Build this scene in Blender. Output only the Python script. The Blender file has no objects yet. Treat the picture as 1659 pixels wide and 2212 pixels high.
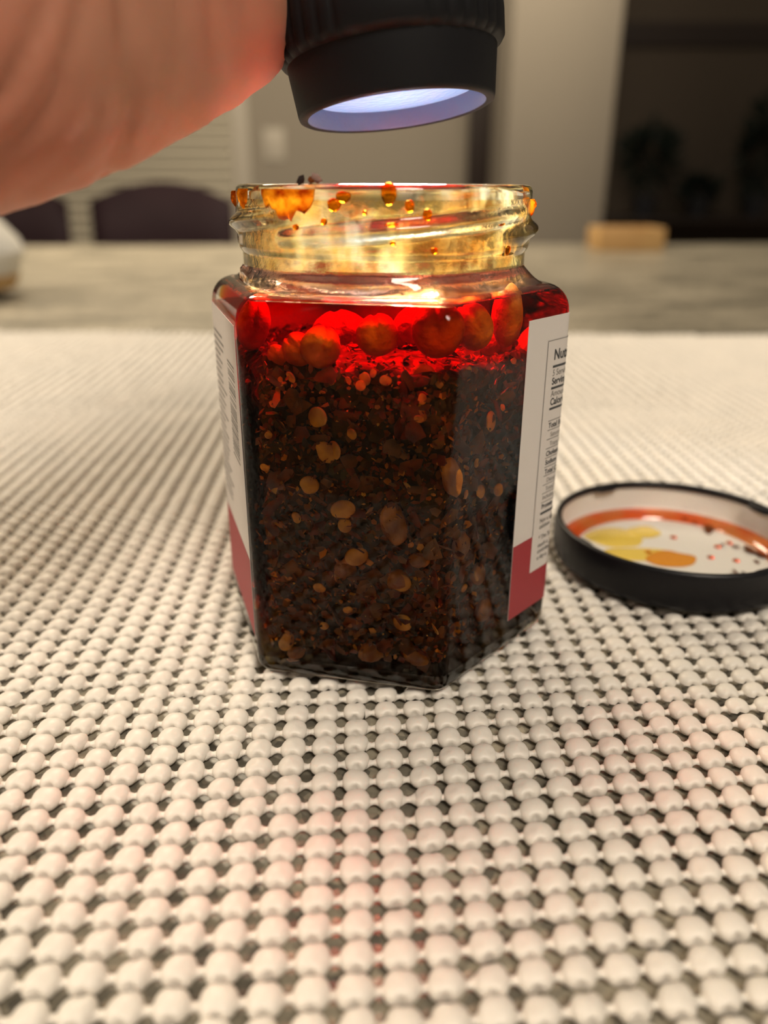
import bpy, bmesh, math, random
import numpy as np
from mathutils import Vector, Matrix, noise
random.seed(11)
rng = np.random.default_rng(7)
S = 0.01                                   # everything below is written in centimetres
sc = bpy.context.scene
col = sc.collection
PI = math.pi

# ------------------------------------------------------------------ camera
F_PX, PITCH, ROLL = 1689.44, 0.39526, 0.002737
CAM = Vector((0.0268, -17.4227, 9.8962))
cd = bpy.data.cameras.new('camera')
cam = bpy.data.objects.new('camera', cd); col.objects.link(cam)
cam.matrix_world = Matrix.Translation(CAM * S) @ Matrix.Rotation(PI / 2 - PITCH, 4, 'X') @ Matrix.Rotation(ROLL, 4, 'Z')
cd.sensor_fit = 'HORIZONTAL'; cd.sensor_width = 36.0
cd.lens = F_PX * 36.0 / 1659.0
cd.clip_start = 0.005; cd.clip_end = 60
cd.dof.use_dof = True
cd.dof.focus_distance = 15.3 * S
cd.dof.aperture_fstop = cd.lens / 3.2      # 3.2 mm entrance pupil
sc.camera = cam

# ------------------------------------------------------------------ world, lights, exposure
sc.view_settings.view_transform = 'Standard'; sc.view_settings.look = 'None'
sc.view_settings.gamma = 1.0; sc.view_settings.use_curve_mapping = False
sc.view_settings.exposure = -0.1
w = bpy.data.worlds.new('room_air'); sc.world = w; w.use_nodes = True
w.node_tree.nodes['Background'].inputs[0].default_value = (1.0, 0.84, 0.62, 1)
w.node_tree.nodes['Background'].inputs[1].default_value = 0.15
def area(name, loc, target, size, power, color, shape='DISK'):
    l = bpy.data.lights.new(name, 'AREA'); l.shape = shape; l.size = size * S; l.energy = power; l.color = color
    o = bpy.data.objects.new(name, l); col.objects.link(o)
    o.location = Vector(loc) * S
    o.rotation_euler = (Vector(target) - Vector(loc)).to_track_quat('-Z', 'Y').to_euler()
    return o
area('unseen_lamp', (40, -110, 150), (0, 0, 0), 60, 26, (1.0, 0.88, 0.73))
area('unseen_lamp', (-50, 135, 110), (-45, 100, 0), 60, 12.5, (1.0, 0.83, 0.60)).data.spread = math.radians(115)
area('unseen_lamp', (-150, -30, 150), (0, 20, 0), 60, 24, (1.0, 0.84, 0.64))
area('unseen_lamp', (20, 190, 168), (30, 400, -10), 80, 53, (1.0, 0.85, 0.64))  # unseen fill light, added to lighten the back wall
cy = sc.cycles
cy.max_bounces = 12; cy.transmission_bounces = 11; cy.transparent_max_bounces = 24
cy.diffuse_bounces = 3; cy.glossy_bounces = 4; cy.volume_bounces = 0
cy.sample_clamp_indirect = 40.0; cy.use_denoising = True
cy.use_adaptive_sampling = True; cy.adaptive_threshold = 0.05; cy.adaptive_min_samples = 16
cy.caustics_refractive = True; cy.caustics_reflective = True; cy.blur_glossy = 0.3

# ------------------------------------------------------------------ helpers
def at(u, v, depth):
    """point (cm) seen at photo pixel u, v at a depth along the view axis"""
    c, s = math.cos(ROLL), math.sin(ROLL); cp, sp = math.cos(PITCH), math.sin(PITCH)
    du, dv = u - 829.5, v - 1106
    X = (c * du + s * dv) / F_PX; Z = (s * du - c * dv) / F_PX
    return CAM + depth * Vector((X, cp + Z * sp, -sp + Z * cp))
def at_y(u, v, y):
    d = at(u, v, 1) - CAM
    return CAM + d * ((y - CAM.y) / d.y)
def at_z(u, v, z):
    d = at(u, v, 1) - CAM
    return CAM + d * ((z - CAM.z) / d.z)
def to_px(P):
    c, s = math.cos(ROLL), math.sin(ROLL); cp, sp = math.cos(PITCH), math.sin(PITCH)
    q = Vector(P) - CAM
    y = q.y * cp - q.z * sp; z = q.y * sp + q.z * cp
    u, v = F_PX * q.x / y, -F_PX * z / y
    return 829.5 + c * u - s * v, 1106 + s * u + c * v

def tag(o, label=None, cat=None, group=None, kind=None):
    if label: o['label'] = label
    if cat: o['category'] = cat
    if group: o['group'] = group
    if kind: o['kind'] = kind
    return o
def empty(name, loc=(0, 0, 0)):
    o = bpy.data.objects.new(name, None); col.objects.link(o); o.location = Vector(loc) * S
    o.empty_display_size = 0.01
    return o
def link(name, me, mat=None, parent=None, loc=None):
    o = bpy.data.objects.new(name, me); col.objects.link(o)
    if mat is not None and not me.materials: me.materials.append(mat)
    if parent is not None:
        o.parent = parent
        o.matrix_parent_inverse = parent_inv(parent)
    if loc is not None: o.location = Vector(loc) * S
    return o
def parent_inv(p):
    m = Matrix.LocRotScale(p.location, p.rotation_euler, p.scale)
    if p.parent is not None: m = p.parent.matrix_parent_inverse.copy() @ m if False else world_of(p)
    return m.inverted()
def world_of(p):
    m = Matrix.LocRotScale(p.location, p.rotation_euler, p.scale)
    if p.parent is not None: m = world_of(p.parent) @ p.matrix_parent_inverse @ m
    return m
def mesh(name, vs, fs, smooth=True, sharp=None):
    me = bpy.data.meshes.new(name)
    me.from_pydata([(v[0] * S, v[1] * S, v[2] * S) for v in vs], [], fs)
    me.update()
    if smooth:
        me.polygons.foreach_set('use_smooth', [True] * len(me.polygons))
        if sharp is not None: me.set_sharp_from_angle(angle=math.radians(sharp))
    return me
def recalc(me):
    bm = bmesh.new(); bm.from_mesh(me); bmesh.ops.recalc_face_normals(bm, faces=bm.faces); bm.to_mesh(me); bm.free()
    return me
def rings(name, R, closed_u=True, cap0=False, cap1=False, smooth=True, sharp=None, flip=False):
    """surface through rings of equal length"""
    vs = [p for r in R for p in r]; n = len(R[0]); fs = []
    for j in range(len(R) - 1):
        for i in range(n if closed_u else n - 1):
            k = (i + 1) % n
            q = (j * n + i, j * n + k, (j + 1) * n + k, (j + 1) * n + i)
            fs.append(q[::-1] if flip else q)
    if cap0: fs.append(tuple(range(n - 1, -1, -1)) if not flip else tuple(range(n)))
    if cap1:
        b = (len(R) - 1) * n
        fs.append(tuple(range(b, b + n)) if not flip else tuple(range(b + n - 1, b - 1, -1)))
    return mesh(name, vs, fs, smooth, sharp)
def lathe(name, prof, n=64, sharp=40, frame=None, mod=None):
    """profile of (r, z) round an axis; frame = (origin, X, Y, Z)"""
    O, X, Y, Z = frame or (Vector((0, 0, 0)), Vector((1, 0, 0)), Vector((0, 1, 0)), Vector((0, 0, 1)))
    R = []
    for j, (r, z) in enumerate(prof):
        ring = []
        for i in range(n):
            t = 2 * PI * i / n
            rr = r if mod is None else mod(r, z, t, j)
            ring.append(O + X * (rr * math.cos(t)) + Y * (rr * math.sin(t)) + Z * z)
        R.append(ring)
    return rings(name, R, True, False, False, True, sharp)
def box(name, lo, hi, bev=0.0, seg=2):
    bm = bmesh.new(); bmesh.ops.create_cube(bm, size=1)
    for v in bm.verts:
        v.co = Vector([(lo[i] + hi[i]) / 2 + v.co[i] * (hi[i] - lo[i]) for i in range(3)]) * S
    if bev: bmesh.ops.bevel(bm, geom=bm.edges[:], offset=bev * S, segments=seg, profile=0.5, affect='EDGES')
    me = bpy.data.meshes.new(name); bm.to_mesh(me); bm.free()
    if bev:
        me.polygons.foreach_set('use_smooth', [True] * len(me.polygons)); me.set_sharp_from_angle(angle=math.radians(35))
    return me
def tube(name, pts, rad, n=10):
    pts = [Vector(p) for p in pts]; R = []
    rr = rad if hasattr(rad, '__len__') else [rad] * len(pts)
    for i, p in enumerate(pts):
        d = (pts[min(i + 1, len(pts) - 1)] - pts[max(i - 1, 0)]).normalized()
        a = d.orthogonal().normalized() if i == 0 else (a - d * a.dot(d)).normalized()
        b = d.cross(a)
        R.append([p + (a * math.cos(2 * PI * k / n) + b * math.sin(2 * PI * k / n)) * rr[i] for k in range(n)])
    return rings(name, R, True, True, True, True, 50)
def joined(name, meshes):
    bm = bmesh.new()
    for m in meshes: bm.from_mesh(m)
    me = bpy.data.meshes.new(name); bm.to_mesh(me); bm.free()
    return me

# ------------------------------------------------------------------ materials
def mat(name):
    m = bpy.data.materials.new(name); m.use_nodes = True
    return m, m.node_tree.nodes, m.node_tree.links
def pbr(name, color, rough=0.5, spec=0.5, var=None, vscale=40, bump=0, bscale=200, metal=0, coat=0, sss=0, sssr=(1, .35, .2), detail=3, trans=0, bdist=0.0005):
    m, N, L = mat(name); b = N['Principled BSDF']
    b.inputs['Base Color'].default_value = (*color, 1); b.inputs['Roughness'].default_value = rough
    b.inputs['Specular IOR Level'].default_value = spec; b.inputs['Metallic'].default_value = metal
    b.inputs['Coat Weight'].default_value = coat
    if sss:
        b.inputs['Subsurface Weight'].default_value = sss; b.inputs['Subsurface Radius'].default_value = sssr
        b.inputs['Subsurface Scale'].default_value = 0.004
    tc = N.new('ShaderNodeTexCoord')
    if var:
        nz = N.new('ShaderNodeTexNoise'); nz.inputs['Scale'].default_value = vscale; nz.inputs['Detail'].default_value = detail
        L.new(tc.outputs['Object'], nz.inputs['Vector'])
        rp = N.new('ShaderNodeValToRGB'); rp.color_ramp.elements[0].position = .35; rp.color_ramp.elements[1].position = .65
        rp.color_ramp.elements[0].color = (*color, 1); rp.color_ramp.elements[1].color = (*var, 1)
        L.new(nz.outputs['Fac'], rp.inputs['Fac']); L.new(rp.outputs['Color'], b.inputs['Base Color'])
    if bump:
        n2 = N.new('ShaderNodeTexNoise'); n2.inputs['Scale'].default_value = bscale; n2.inputs['Detail'].default_value = 3
        L.new(tc.outputs['Object'], n2.inputs['Vector'])
        bp = N.new('ShaderNodeBump'); bp.inputs['Strength'].default_value = bump; bp.inputs['Distance'].default_value = bdist
        L.new(n2.outputs['Fac'], bp.inputs['Height']); L.new(bp.outputs['Normal'], b.inputs['Normal'])
    return m
def glassy(name, color=(1, 1, 1), rough=0.0, ior=1.5):
    m, N, L = mat(name); N.remove(N['Principled BSDF'])
    g = N.new('ShaderNodeBsdfGlass'); g.inputs['Color'].default_value = (*color, 1)
    g.inputs['Roughness'].default_value = rough; g.inputs['IOR'].default_value = ior
    L.new(g.outputs[0], N['Material Output'].inputs[0])
    return m
def clear_wall(name, ior=1.5, color=(1, 1, 1), gloss=True, rough=0.02):
    """a flat pane: straight through, with the pane's Fresnel reflection"""
    m, N, L = mat(name); N.remove(N['Principled BSDF'])
    t = N.new('ShaderNodeBsdfTransparent'); t.inputs[0].default_value = (*color, 1)
    if gloss:
        g = N.new('ShaderNodeBsdfGlossy'); g.inputs['Roughness'].default_value = rough
        fr = N.new('ShaderNodeFresnel'); fr.inputs['IOR'].default_value = ior
        mx = N.new('ShaderNodeMixShader'); L.new(fr.outputs[0], mx.inputs[0]); L.new(t.outputs[0], mx.inputs[1]); L.new(g.outputs[0], mx.inputs[2])
        L.new(mx.outputs[0], N['Material Output'].inputs[0])
    else: L.new(t.outputs[0], N['Material Output'].inputs[0])
    return m
def film_material(name, c0, c1, scale, cover, dens=.75):
    """patchy oil film: clear where thin, tinted and faintly milky where thick"""
    m, N, L = mat(name); N.remove(N['Principled BSDF'])
    tc = N.new('ShaderNodeTexCoord')
    mp = N.new('ShaderNodeMapping'); mp.inputs['Scale'].default_value = (1, 1, .55); L.new(tc.outputs['Object'], mp.inputs['Vector'])
    nz = N.new('ShaderNodeTexNoise'); nz.inputs['Scale'].default_value = scale; nz.inputs['Detail'].default_value = 5; nz.inputs['Roughness'].default_value = .6
    L.new(mp.outputs[0], nz.inputs['Vector'])
    rp = N.new('ShaderNodeValToRGB'); rp.color_ramp.elements[0].position = cover; rp.color_ramp.elements[1].position = cover + .22
    rp.color_ramp.elements[0].color = (0, 0, 0, 1); rp.color_ramp.elements[1].color = (dens, dens, dens, 1)
    L.new(nz.outputs['Fac'], rp.inputs['Fac'])
    n2 = N.new('ShaderNodeTexNoise'); n2.inputs['Scale'].default_value = scale * 2.3; n2.inputs['Detail'].default_value = 3; L.new(mp.outputs[0], n2.inputs['Vector'])
    rc = N.new('ShaderNodeValToRGB'); rc.color_ramp.elements[0].position = .4; rc.color_ramp.elements[1].position = .62
    rc.color_ramp.elements[0].color = (*c0, 1); rc.color_ramp.elements[1].color = (*c1, 1)
    L.new(n2.outputs['Fac'], rc.inputs['Fac'])
    tr = N.new('ShaderNodeBsdfTransparent'); L.new(rc.outputs['Color'], tr.inputs[0])
    tl = N.new('ShaderNodeBsdfTranslucent'); L.new(rc.outputs['Color'], tl.inputs[0])
    df = N.new('ShaderNodeBsdfDiffuse'); L.new(rc.outputs['Color'], df.inputs[0])
    gl = N.new('ShaderNodeBsdfGlossy'); gl.inputs['Roughness'].default_value = .12
    a = N.new('ShaderNodeMixShader'); a.inputs[0].default_value = .5; L.new(tl.outputs[0], a.inputs[1]); L.new(df.outputs[0], a.inputs[2])
    b = N.new('ShaderNodeMixShader'); b.inputs[0].default_value = .22; L.new(tr.outputs[0], b.inputs[1]); L.new(a.outputs[0], b.inputs[2])
    c = N.new('ShaderNodeMixShader'); c.inputs[0].default_value = .10; L.new(b.outputs[0], c.inputs[1]); L.new(gl.outputs[0], c.inputs[2])
    cl = N.new('ShaderNodeBsdfTransparent')
    d = N.new('ShaderNodeMixShader'); L.new(rp.outputs['Color'], d.inputs[0]); L.new(cl.outputs[0], d.inputs[1]); L.new(c.outputs[0], d.inputs[2])
    L.new(d.outputs[0], N['Material Output'].inputs[0])
    return m

M = {}
M['mat'] = pbr('mat_foam', (.76, .72, .66), .42, .45, var=(.82, .77, .70), vscale=45, bump=.35, bscale=1600, bdist=.00012)
M['glass'] = glassy('jar_glass', (.985, 1.0, .985), 0.0, 1.5)
M['pane'] = clear_wall('jar_pane', 1.31)
def wet(name, cols, rough, scale, bump=.5):
    m = glassy(name, (1, 1, 1), rough, 1.5); N, L = m.node_tree.nodes, m.node_tree.links
    g = [n for n in N if n.type == 'BSDF_GLASS'][0]
    tc = N.new('ShaderNodeTexCoord'); nz = N.new('ShaderNodeTexNoise'); nz.inputs['Scale'].default_value = scale; nz.inputs['Detail'].default_value = 4; L.new(tc.outputs['Object'], nz.inputs['Vector'])
    rp = N.new('ShaderNodeValToRGB'); e = rp.color_ramp.elements; e[0].position, e[1].position = .36, .66; e[0].color, e[1].color = (*cols[0], 1), (*cols[2], 1)
    x = e.new(.52); x.color = (*cols[1], 1); L.new(nz.outputs['Fac'], rp.inputs['Fac']); L.new(rp.outputs['Color'], g.inputs['Color'])
    n2 = N.new('ShaderNodeTexNoise'); n2.inputs['Scale'].default_value = 260; n2.inputs['Detail'].default_value = 5; L.new(tc.outputs['Object'], n2.inputs['Vector'])
    bp = N.new('ShaderNodeBump'); bp.inputs['Strength'].default_value = bump; bp.inputs['Distance'].default_value = .0006; L.new(n2.outputs['Fac'], bp.inputs['Height']); L.new(bp.outputs['Normal'], g.inputs['Normal'])
    return m
M['wetneck'] = wet('oily_neck_glass', ((1, .97, .90), (1, .86, .45), (.96, .55, .14)), .16, 75)
M['wetred'] = wet('oily_shoulder_glass', ((1, .80, .72), (1, .55, .42), (.95, .22, .10)), .14, 60)
M['inner'] = clear_wall('jar_inner_wetted', gloss=False)
M['skin'] = pbr('skin', (.46, .215, .140), .5, .3, var=(.52, .20, .13), vscale=28, bump=.25, bscale=420, sss=.35, sssr=(1, .3, .15), bdist=.0004)
M['rubber'] = pbr('black_rubber', (.006, .006, .008), .55, .25, bump=.2, bscale=2500, bdist=.0001)
M['bezel'] = pbr('bezel_inner', (.12, .21, .40), .38, .5, bump=.4, bscale=1500, bdist=.0002)
M['navy'] = pbr('navy_metal', (.01, .018, .09), .35, .5)
M['paper'] = pbr('label_paper', (.66, .62, .59), .55, .3)
M['red'] = pbr('label_red', (.34, .035, .045), .5, .3)
M['ink'] = pbr('label_ink', (.045, .05, .055), .5, .3)
M['inkthin'] = pbr('label_ink_thin', (.20, .19, .18), .5, .3)
M['lid'] = pbr('lid_black', (.004, .004, .006), .4, .3)
M['lidin'] = pbr('lid_enamel', (.72, .69, .64), .3, .5)
M['seal'] = pbr('lid_seal', (.78, .76, .72), .25, .5, coat=.4)
M['wall'] = pbr('wall_paint', (.33, .29, .235), .8, .2)
M['unlitwall'] = pbr('unlit_wall_shade', (.075, .058, .044), .7, .2)  # dark base colour carries the shade of the unlit room
M['trim'] = pbr('trim_paint', (.55, .50, .42), .6, .3)
M['slat'] = pbr('blind_slat', (.52, .47, .37), .5, .3)
M['leather'] = pbr('plum_leather', (.022, .009, .013), .55, .22, var=(.028, .012, .016), vscale=8)
M['darkwood'] = pbr('dark_wood', (.022, .013, .010), .45, .4)
M['wood'] = pbr('light_wood', (.62, .40, .17), .5, .3, var=(.5, .30, .12), vscale=12)
M['ceramic'] = pbr('white_ceramic', (.75, .74, .70), .25, .5)
M['leaf'] = pbr('dark_leaf', (.008, .016, .012), .5, .3)
M['pot'] = pbr('dark_pot', (.02, .02, .025), .5, .4)
M['floor'] = pbr('floor_wood', (.12, .075, .045), .4, .4, var=(.09, .055, .03), vscale=3)
# granite: several noise scales
m, N, L = mat('granite'); b = N['Principled BSDF']; tc = N.new('ShaderNodeTexCoord')
mpg = N.new('ShaderNodeMapping'); mpg.inputs['Scale'].default_value = (.35, 1.0, 1); L.new(tc.outputs['Object'], mpg.inputs['Vector'])
n1 = N.new('ShaderNodeTexNoise'); n1.inputs['Scale'].default_value = 22; n1.inputs['Detail'].default_value = 6; n1.inputs['Roughness'].default_value = .7; L.new(mpg.outputs[0], n1.inputs['Vector'])
r1 = N.new('ShaderNodeValToRGB'); r1.color_ramp.elements[0].position = .36; r1.color_ramp.elements[1].position = .62
r1.color_ramp.elements[0].color = (.13, .12, .095, 1); r1.color_ramp.elements[1].color = (.46, .42, .34, 1); L.new(n1.outputs['Fac'], r1.inputs['Fac'])
v1 = N.new('ShaderNodeTexVoronoi'); v1.inputs['Scale'].default_value = 420; L.new(tc.outputs['Object'], v1.inputs['Vector'])
r2 = N.new('ShaderNodeValToRGB'); r2.color_ramp.elements[0].position = .1; r2.color_ramp.elements[1].position = .9
r2.color_ramp.elements[0].color = (.45, .45, .45, 1); r2.color_ramp.elements[1].color = (1.25, 1.22, 1.15, 1); L.new(v1.outputs['Color'], r2.inputs['Fac'])
mm = N.new('ShaderNodeMix'); mm.data_type = 'RGBA'; mm.blend_type = 'MULTIPLY'; mm.inputs[0].default_value = 1
L.new(r1.outputs['Color'], mm.inputs[6]); L.new(r2.outputs['Color'], mm.inputs[7]); L.new(mm.outputs[2], b.inputs['Base Color'])
b.inputs['Roughness'].default_value = .32
M['granite'] = m
# chilli oil: straight-through surface with Fresnel, absorbing volume
m = clear_wall('chili_oil', 1.46, rough=.03); N, L = m.node_tree.nodes, m.node_tree.links
va = N.new('ShaderNodeVolumeAbsorption'); va.inputs['Color'].default_value = (.977, .745, .0, 1); va.inputs['Density'].default_value = 800
L.new(va.outputs[0], N['Material Output'].inputs['Volume'])
M['oil'] = m
m = clear_wall('chili_oil_side', gloss=False); N, L = m.node_tree.nodes, m.node_tree.links
va = N.new('ShaderNodeVolumeAbsorption'); va.inputs['Color'].default_value = (.977, .745, .0, 1); va.inputs['Density'].default_value = 800
L.new(va.outputs[0], N['Material Output'].inputs['Volume'])
M['oilside'] = m
M['amber'] = glassy('amber_oil', (.95, .52, .07), 0.05, 1.45)
m = glassy('smear_oil', (.9, .4, .04), .12, 1.45); N, L = m.node_tree.nodes, m.node_tree.links
tc = N.new('ShaderNodeTexCoord'); nz = N.new('ShaderNodeTexNoise'); nz.inputs['Scale'].default_value = 330; nz.inputs['Detail'].default_value = 4; L.new(tc.outputs['Object'], nz.inputs['Vector'])
rp = N.new('ShaderNodeValToRGB'); rp.color_ramp.elements[0].position = .36; rp.color_ramp.elements[1].position = .62; rp.color_ramp.elements[0].color = (.45, .10, .01, 1); rp.color_ramp.elements[1].color = (.98, .62, .10, 1)
L.new(nz.outputs['Fac'], rp.inputs['Fac']); L.new(rp.outputs['Color'], [n for n in N if n.type == 'BSDF_GLASS'][0].inputs['Color'])
df = N.new('ShaderNodeBsdfTranslucent'); L.new(rp.outputs['Color'], df.inputs[0]); mx = N.new('ShaderNodeMixShader'); mx.inputs[0].default_value = .35
L.new([n for n in N if n.type == 'BSDF_GLASS'][0].outputs[0], mx.inputs[1]); L.new(df.outputs[0], mx.inputs[2]); L.new(mx.outputs[0], N['Material Output'].inputs[0])
M['smear'] = m
M['film'] = film_material('neck_film', (1.0, .88, .52), (.92, .50, .12), 95, .45, .75)
# sediment
m, N, L = mat('sediment'); b = N['Principled BSDF']; tc = N.new('ShaderNodeTexCoord')
v1 = N.new('ShaderNodeTexVoronoi'); v1.inputs['Scale'].default_value = 420; v1.inputs['Randomness'].default_value = 1; L.new(tc.outputs['Object'], v1.inputs['Vector'])
r1 = N.new('ShaderNodeValToRGB'); e = r1.color_ramp.elements
e[0].position = 0; e[0].color = (.006, .0025, .0015, 1); e[1].position = 1; e[1].color = (.10, .028, .008, 1)
x = e.new(.55); x.color = (.014, .005, .003, 1); x = e.new(.85); x.color = (.04, .012, .005, 1)
sp = N.new('ShaderNodeSeparateColor'); L.new(v1.outputs['Color'], sp.inputs[0]); L.new(sp.outputs[0], r1.inputs['Fac'])
L.new(r1.outputs['Color'], b.inputs['Base Color']); b.inputs['Roughness'].default_value = .5
bp = N.new('ShaderNodeBump'); bp.inputs['Strength'].default_value = .8; bp.inputs['Distance'].default_value = .0012; L.new(v1.outputs['Distance'], bp.inputs['Height']); L.new(bp.outputs['Normal'], b.inputs['Normal'])
M['sediment'] = m
def organic(name, c, v, sc_=300, rough=.4, tl=.25, bmp=.3, bsc=900, bd=.0003):
    m = pbr(name, c, rough, .4, var=v, vscale=sc_, bump=bmp, bscale=bsc, bdist=bd)
    N, L = m.node_tree.nodes, m.node_tree.links
    t = N.new('ShaderNodeBsdfTranslucent'); t.inputs[0].default_value = (*[min(1, x * 1.3) for x in c], 1)
    mx = N.new('ShaderNodeMixShader'); mx.inputs[0].default_value = tl
    L.new(N['Principled BSDF'].outputs[0], mx.inputs[1]); L.new(t.outputs[0], mx.inputs[2]); L.new(mx.outputs[0], N['Material Output'].inputs[0])
    return m
M['seed'] = organic('chili_seed', (.86, .40, .045), (.42, .14, .02), 260, .4, .25, .8, 500, .0006)
M['bean'] = organic('bean_skin', (.54, .185, .03), (.34, .095, .016), 260, .62, .12, .9, 420, .0008)
M['flakes'] = [organic('flake_brown', (.21, .058, .009), (.07, .018, .004)), organic('flake_red', (.24, .036, .008), (.08, .011, .004)),
               organic('flake_orange', (.66, .25, .035), (.34, .10, .016)), organic('flake_tan', (.80, .44, .09), (.5, .24, .05)),
               organic('flake_dark', (.02, .008, .005), (.04, .013, .006))]
M['chunk'] = organic('garlic_chunk', (.70, .26, .035), (.24, .065, .012), 170, .5, .25, .9, 420, .0008)
M['crumb'] = organic('crumbs', (.30, .14, .04), (.10, .03, .01), 500)

# ================================================================== the setting
COUNTER = -0.35
st = lambda o: tag(o, kind='structure')
# counter: far edge slightly oblique
ce = [(-220, -60), (150, -60), (150, 149), (-220, 121)]
vs = [(x, y, COUNTER) for x, y in ce] + [(x, y, COUNTER - 4) for x, y in ce]
me = mesh('countertop', vs, [(0, 1, 2, 3), (7, 6, 5, 4), (0, 4, 5, 1), (1, 5, 6, 2), (2, 6, 7, 3), (3, 7, 4, 0)], False)
o = link('countertop', me, M['granite']); tag(o, 'speckled beige granite countertop under the white mat', 'countertop', kind='structure')
cab = link('counter_base', box('counter_base', (-210, -50, -92), (140, 95, COUNTER - 4.02)), M['darkwood']); tag(cab, 'dark counter base under the granite top', 'cabinet', kind='structure')
st(link('floor', box('floor', (-420, -180, -95), (420, 520, -92)), M['floor']))
WY = 400.0
st(link('wall_back', box('wall_back', (-420, WY, -92), (at_y(1190, 200, WY).x, WY + 10, 170)), M['wall']))
# pillar and the dark room right of it
PY = 215.0
p0, p1 = at_y(1104, 150, PY).x, at_y(1336, 150, PY).x
st(link('wall_pillar', box('wall_pillar', (p0, PY, -92), (p1, PY + 35, 170), .6), M['wall']))
st(link('wall_right', box('wall_right', (p1 - 20, WY + 40, -92), (420, WY + 50, 170)), M['unlitwall']))
z70 = at_y(1500, 75, WY + 40).z
st(link('trim_1', box('trim_1', (p1 - 20, WY + 37, z70 - 5), (420, WY + 40, z70 + 5)), M['darkwood']))
# dark door edge left of the pillar
DY = 330.0
d0, d1 = at_y(1012, 300, DY).x, at_y(1112, 300, DY).x
dr = empty('door_1', ((d0 + d1) / 2, DY, -92)); st(dr)
link('door_slab', box('door_slab', (d0, DY, -92), (d1 + 8, DY + 5, 160), .5), M['darkwood'], dr)
link('door_handle', tube('door_handle', [(d0 + 6, DY - .2, 4), (d0 + 6, DY - 5, 4), (d0 + 16, DY - 5, 4)], .9), M['pot'], dr)
# window with blinds
wn = empty('window_1', (0, WY, 0)); st(wn)
wx0, wx1 = at_y(60, 300, WY).x, at_y(500, 300, WY).x
wx2 = at_y(540, 300, WY).x
link('window_frame', joined('window_frame', [box('a', (wx1, WY - 3, -30), (wx2, WY, 150), .5), box('b', (wx0 - 9, WY - 3, -30), (wx0, WY, 150), .5), box('c', (wx0 - 9, WY - 6, -38), (wx2 + 3, WY, -30), .6)]), M['trim'], wn)
slat = box('slat', (wx0, -1.6, -2.2), (wx1, 1.6, 2.2)); 
bm = bmesh.new(); bm.from_mesh(slat)
for v in bm.verts:
    if v.co.z > 0: v.co.y += 0.022
bm.to_mesh(slat); bm.free()
slat = slat
for k in range(30):
    s_ = link('slat', slat, M['slat'], wn); s_.location = Vector((0, WY - 4.2, -27 + 4.9 * k)) * S
sw = at_y(592, 312, WY)
o = empty('light_switch', (sw.x, WY - .8, sw.z)); tag(o, 'pale light switch plate on the wall beside the blinds', 'switch')
link('switch_plate', box('switch_plate', (sw.x - 5, WY - .8, sw.z - 7), (sw.x + 5, WY, sw.z + 7), .3), M['trim'], o)
link('toggle', box('toggle', (sw.x - 1, WY - 2, sw.z - 1.5), (sw.x + 1, WY - .8, sw.z + 1.5), .2), M['trim'], o)

# ================================================================== background things
def chair(cx, cy_, ang, wid, top, label):
    o = empty('dining_chair', (cx, cy_, -92)); tag(o, label, 'chair', 'plum chairs behind the counter')
    o.rotation_euler = (0, 0, ang)
    def P(name, me, mt, par=o):
        x = bpy.data.objects.new(name, me); col.objects.link(x); x.parent = par
        if not me.materials: me.materials.append(mt)
        return x
    T = top + 92
    # backrest: padded panel with curved top
    nu, nv = 17, 9; F, Bk = [], []
    R = []
    for side in (0, 1):
        pass
    vs, fs = [], []
    def pt(u, v, s):
        x = (u - .5) * wid
        zt = T - 5.5 * (2 * u - 1) ** 2
        z = 46 + v * (zt - 46)
        y = .12 * (z - 46) + 2.5 * (1 - (2 * u - 1) ** 2) + s * 3.0 * (max(0, 1 - abs(2 * u - 1) ** 8) ** .5) * (max(0, 1 - abs(2 * v - 1) ** 10) ** .5)
        return (x, y, z)
    Rg = []
    for j in range(nv):
        v = j / (nv - 1)
        Rg.append([pt(i / (nu - 1), v, -1) for i in range(nu)] + [pt(i / (nu - 1), v, 1) for i in range(nu - 1, -1, -1)])
    P('backrest', rings('backrest', Rg, True, True, True, True, 60), M['leather'])
    P('seat', box('seat', (-wid / 2, -42, 42), (wid / 2, 3, 52), 3, 3), M['leather'])
    for sx in (-1, 1):
        for yy in (-39, 0):
            P('leg', tube('leg', [(sx * (wid / 2 - 3), yy, 44), (sx * (wid / 2 - 2), yy + (2 if yy == 0 else -1), 0)], [2.2, 1.5], 8), M['darkwood'])
    return o
c1 = at_y(352, 401, 232); c0 = at_y(96, 401, 232)
chair(c1.x, 222, 0, 42, c1.z + 1.2, 'plum leather dining chair with curved back, right behind the open jar')
chair(c0.x - 15, 226, math.radians(7), 42, c0.z + 1.0, 'plum leather dining chair partly hidden behind the raised hand')
# wooden tray at the far end of the counter
a0, a1 = at_z(1285, 528, COUNTER), at_z(1418, 528, COUNTER)
wy = 128
x0, x1 = at_y(1290, 505, wy).x, at_y(1412, 505, wy).x
zt = at_y(1350, 490, wy).z
t = empty('wooden_tray', ((x0 + x1) / 2, wy, COUNTER)); tag(t, 'small pale wooden tray at the far end of the counter', 'tray')
link('tray_base', box('tray_base', (x0, wy - 4, COUNTER), (x1, wy + 4, COUNTER + 1.2), .2), M['wood'], t)
for lo, hi in (((x0, wy - 4.6, COUNTER), (x1, wy - 4, zt)), ((x0, wy + 4, COUNTER), (x1, wy + 4.6, zt)), ((x0 - .6, wy - 4.6, COUNTER), (x0, wy + 4.6, zt)), ((x1, wy - 4.6, COUNTER), (x1 + .6, wy + 4.6, zt))):
    link('tray_side', box('tray_side', lo, hi, .15), M['wood'], t)
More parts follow.
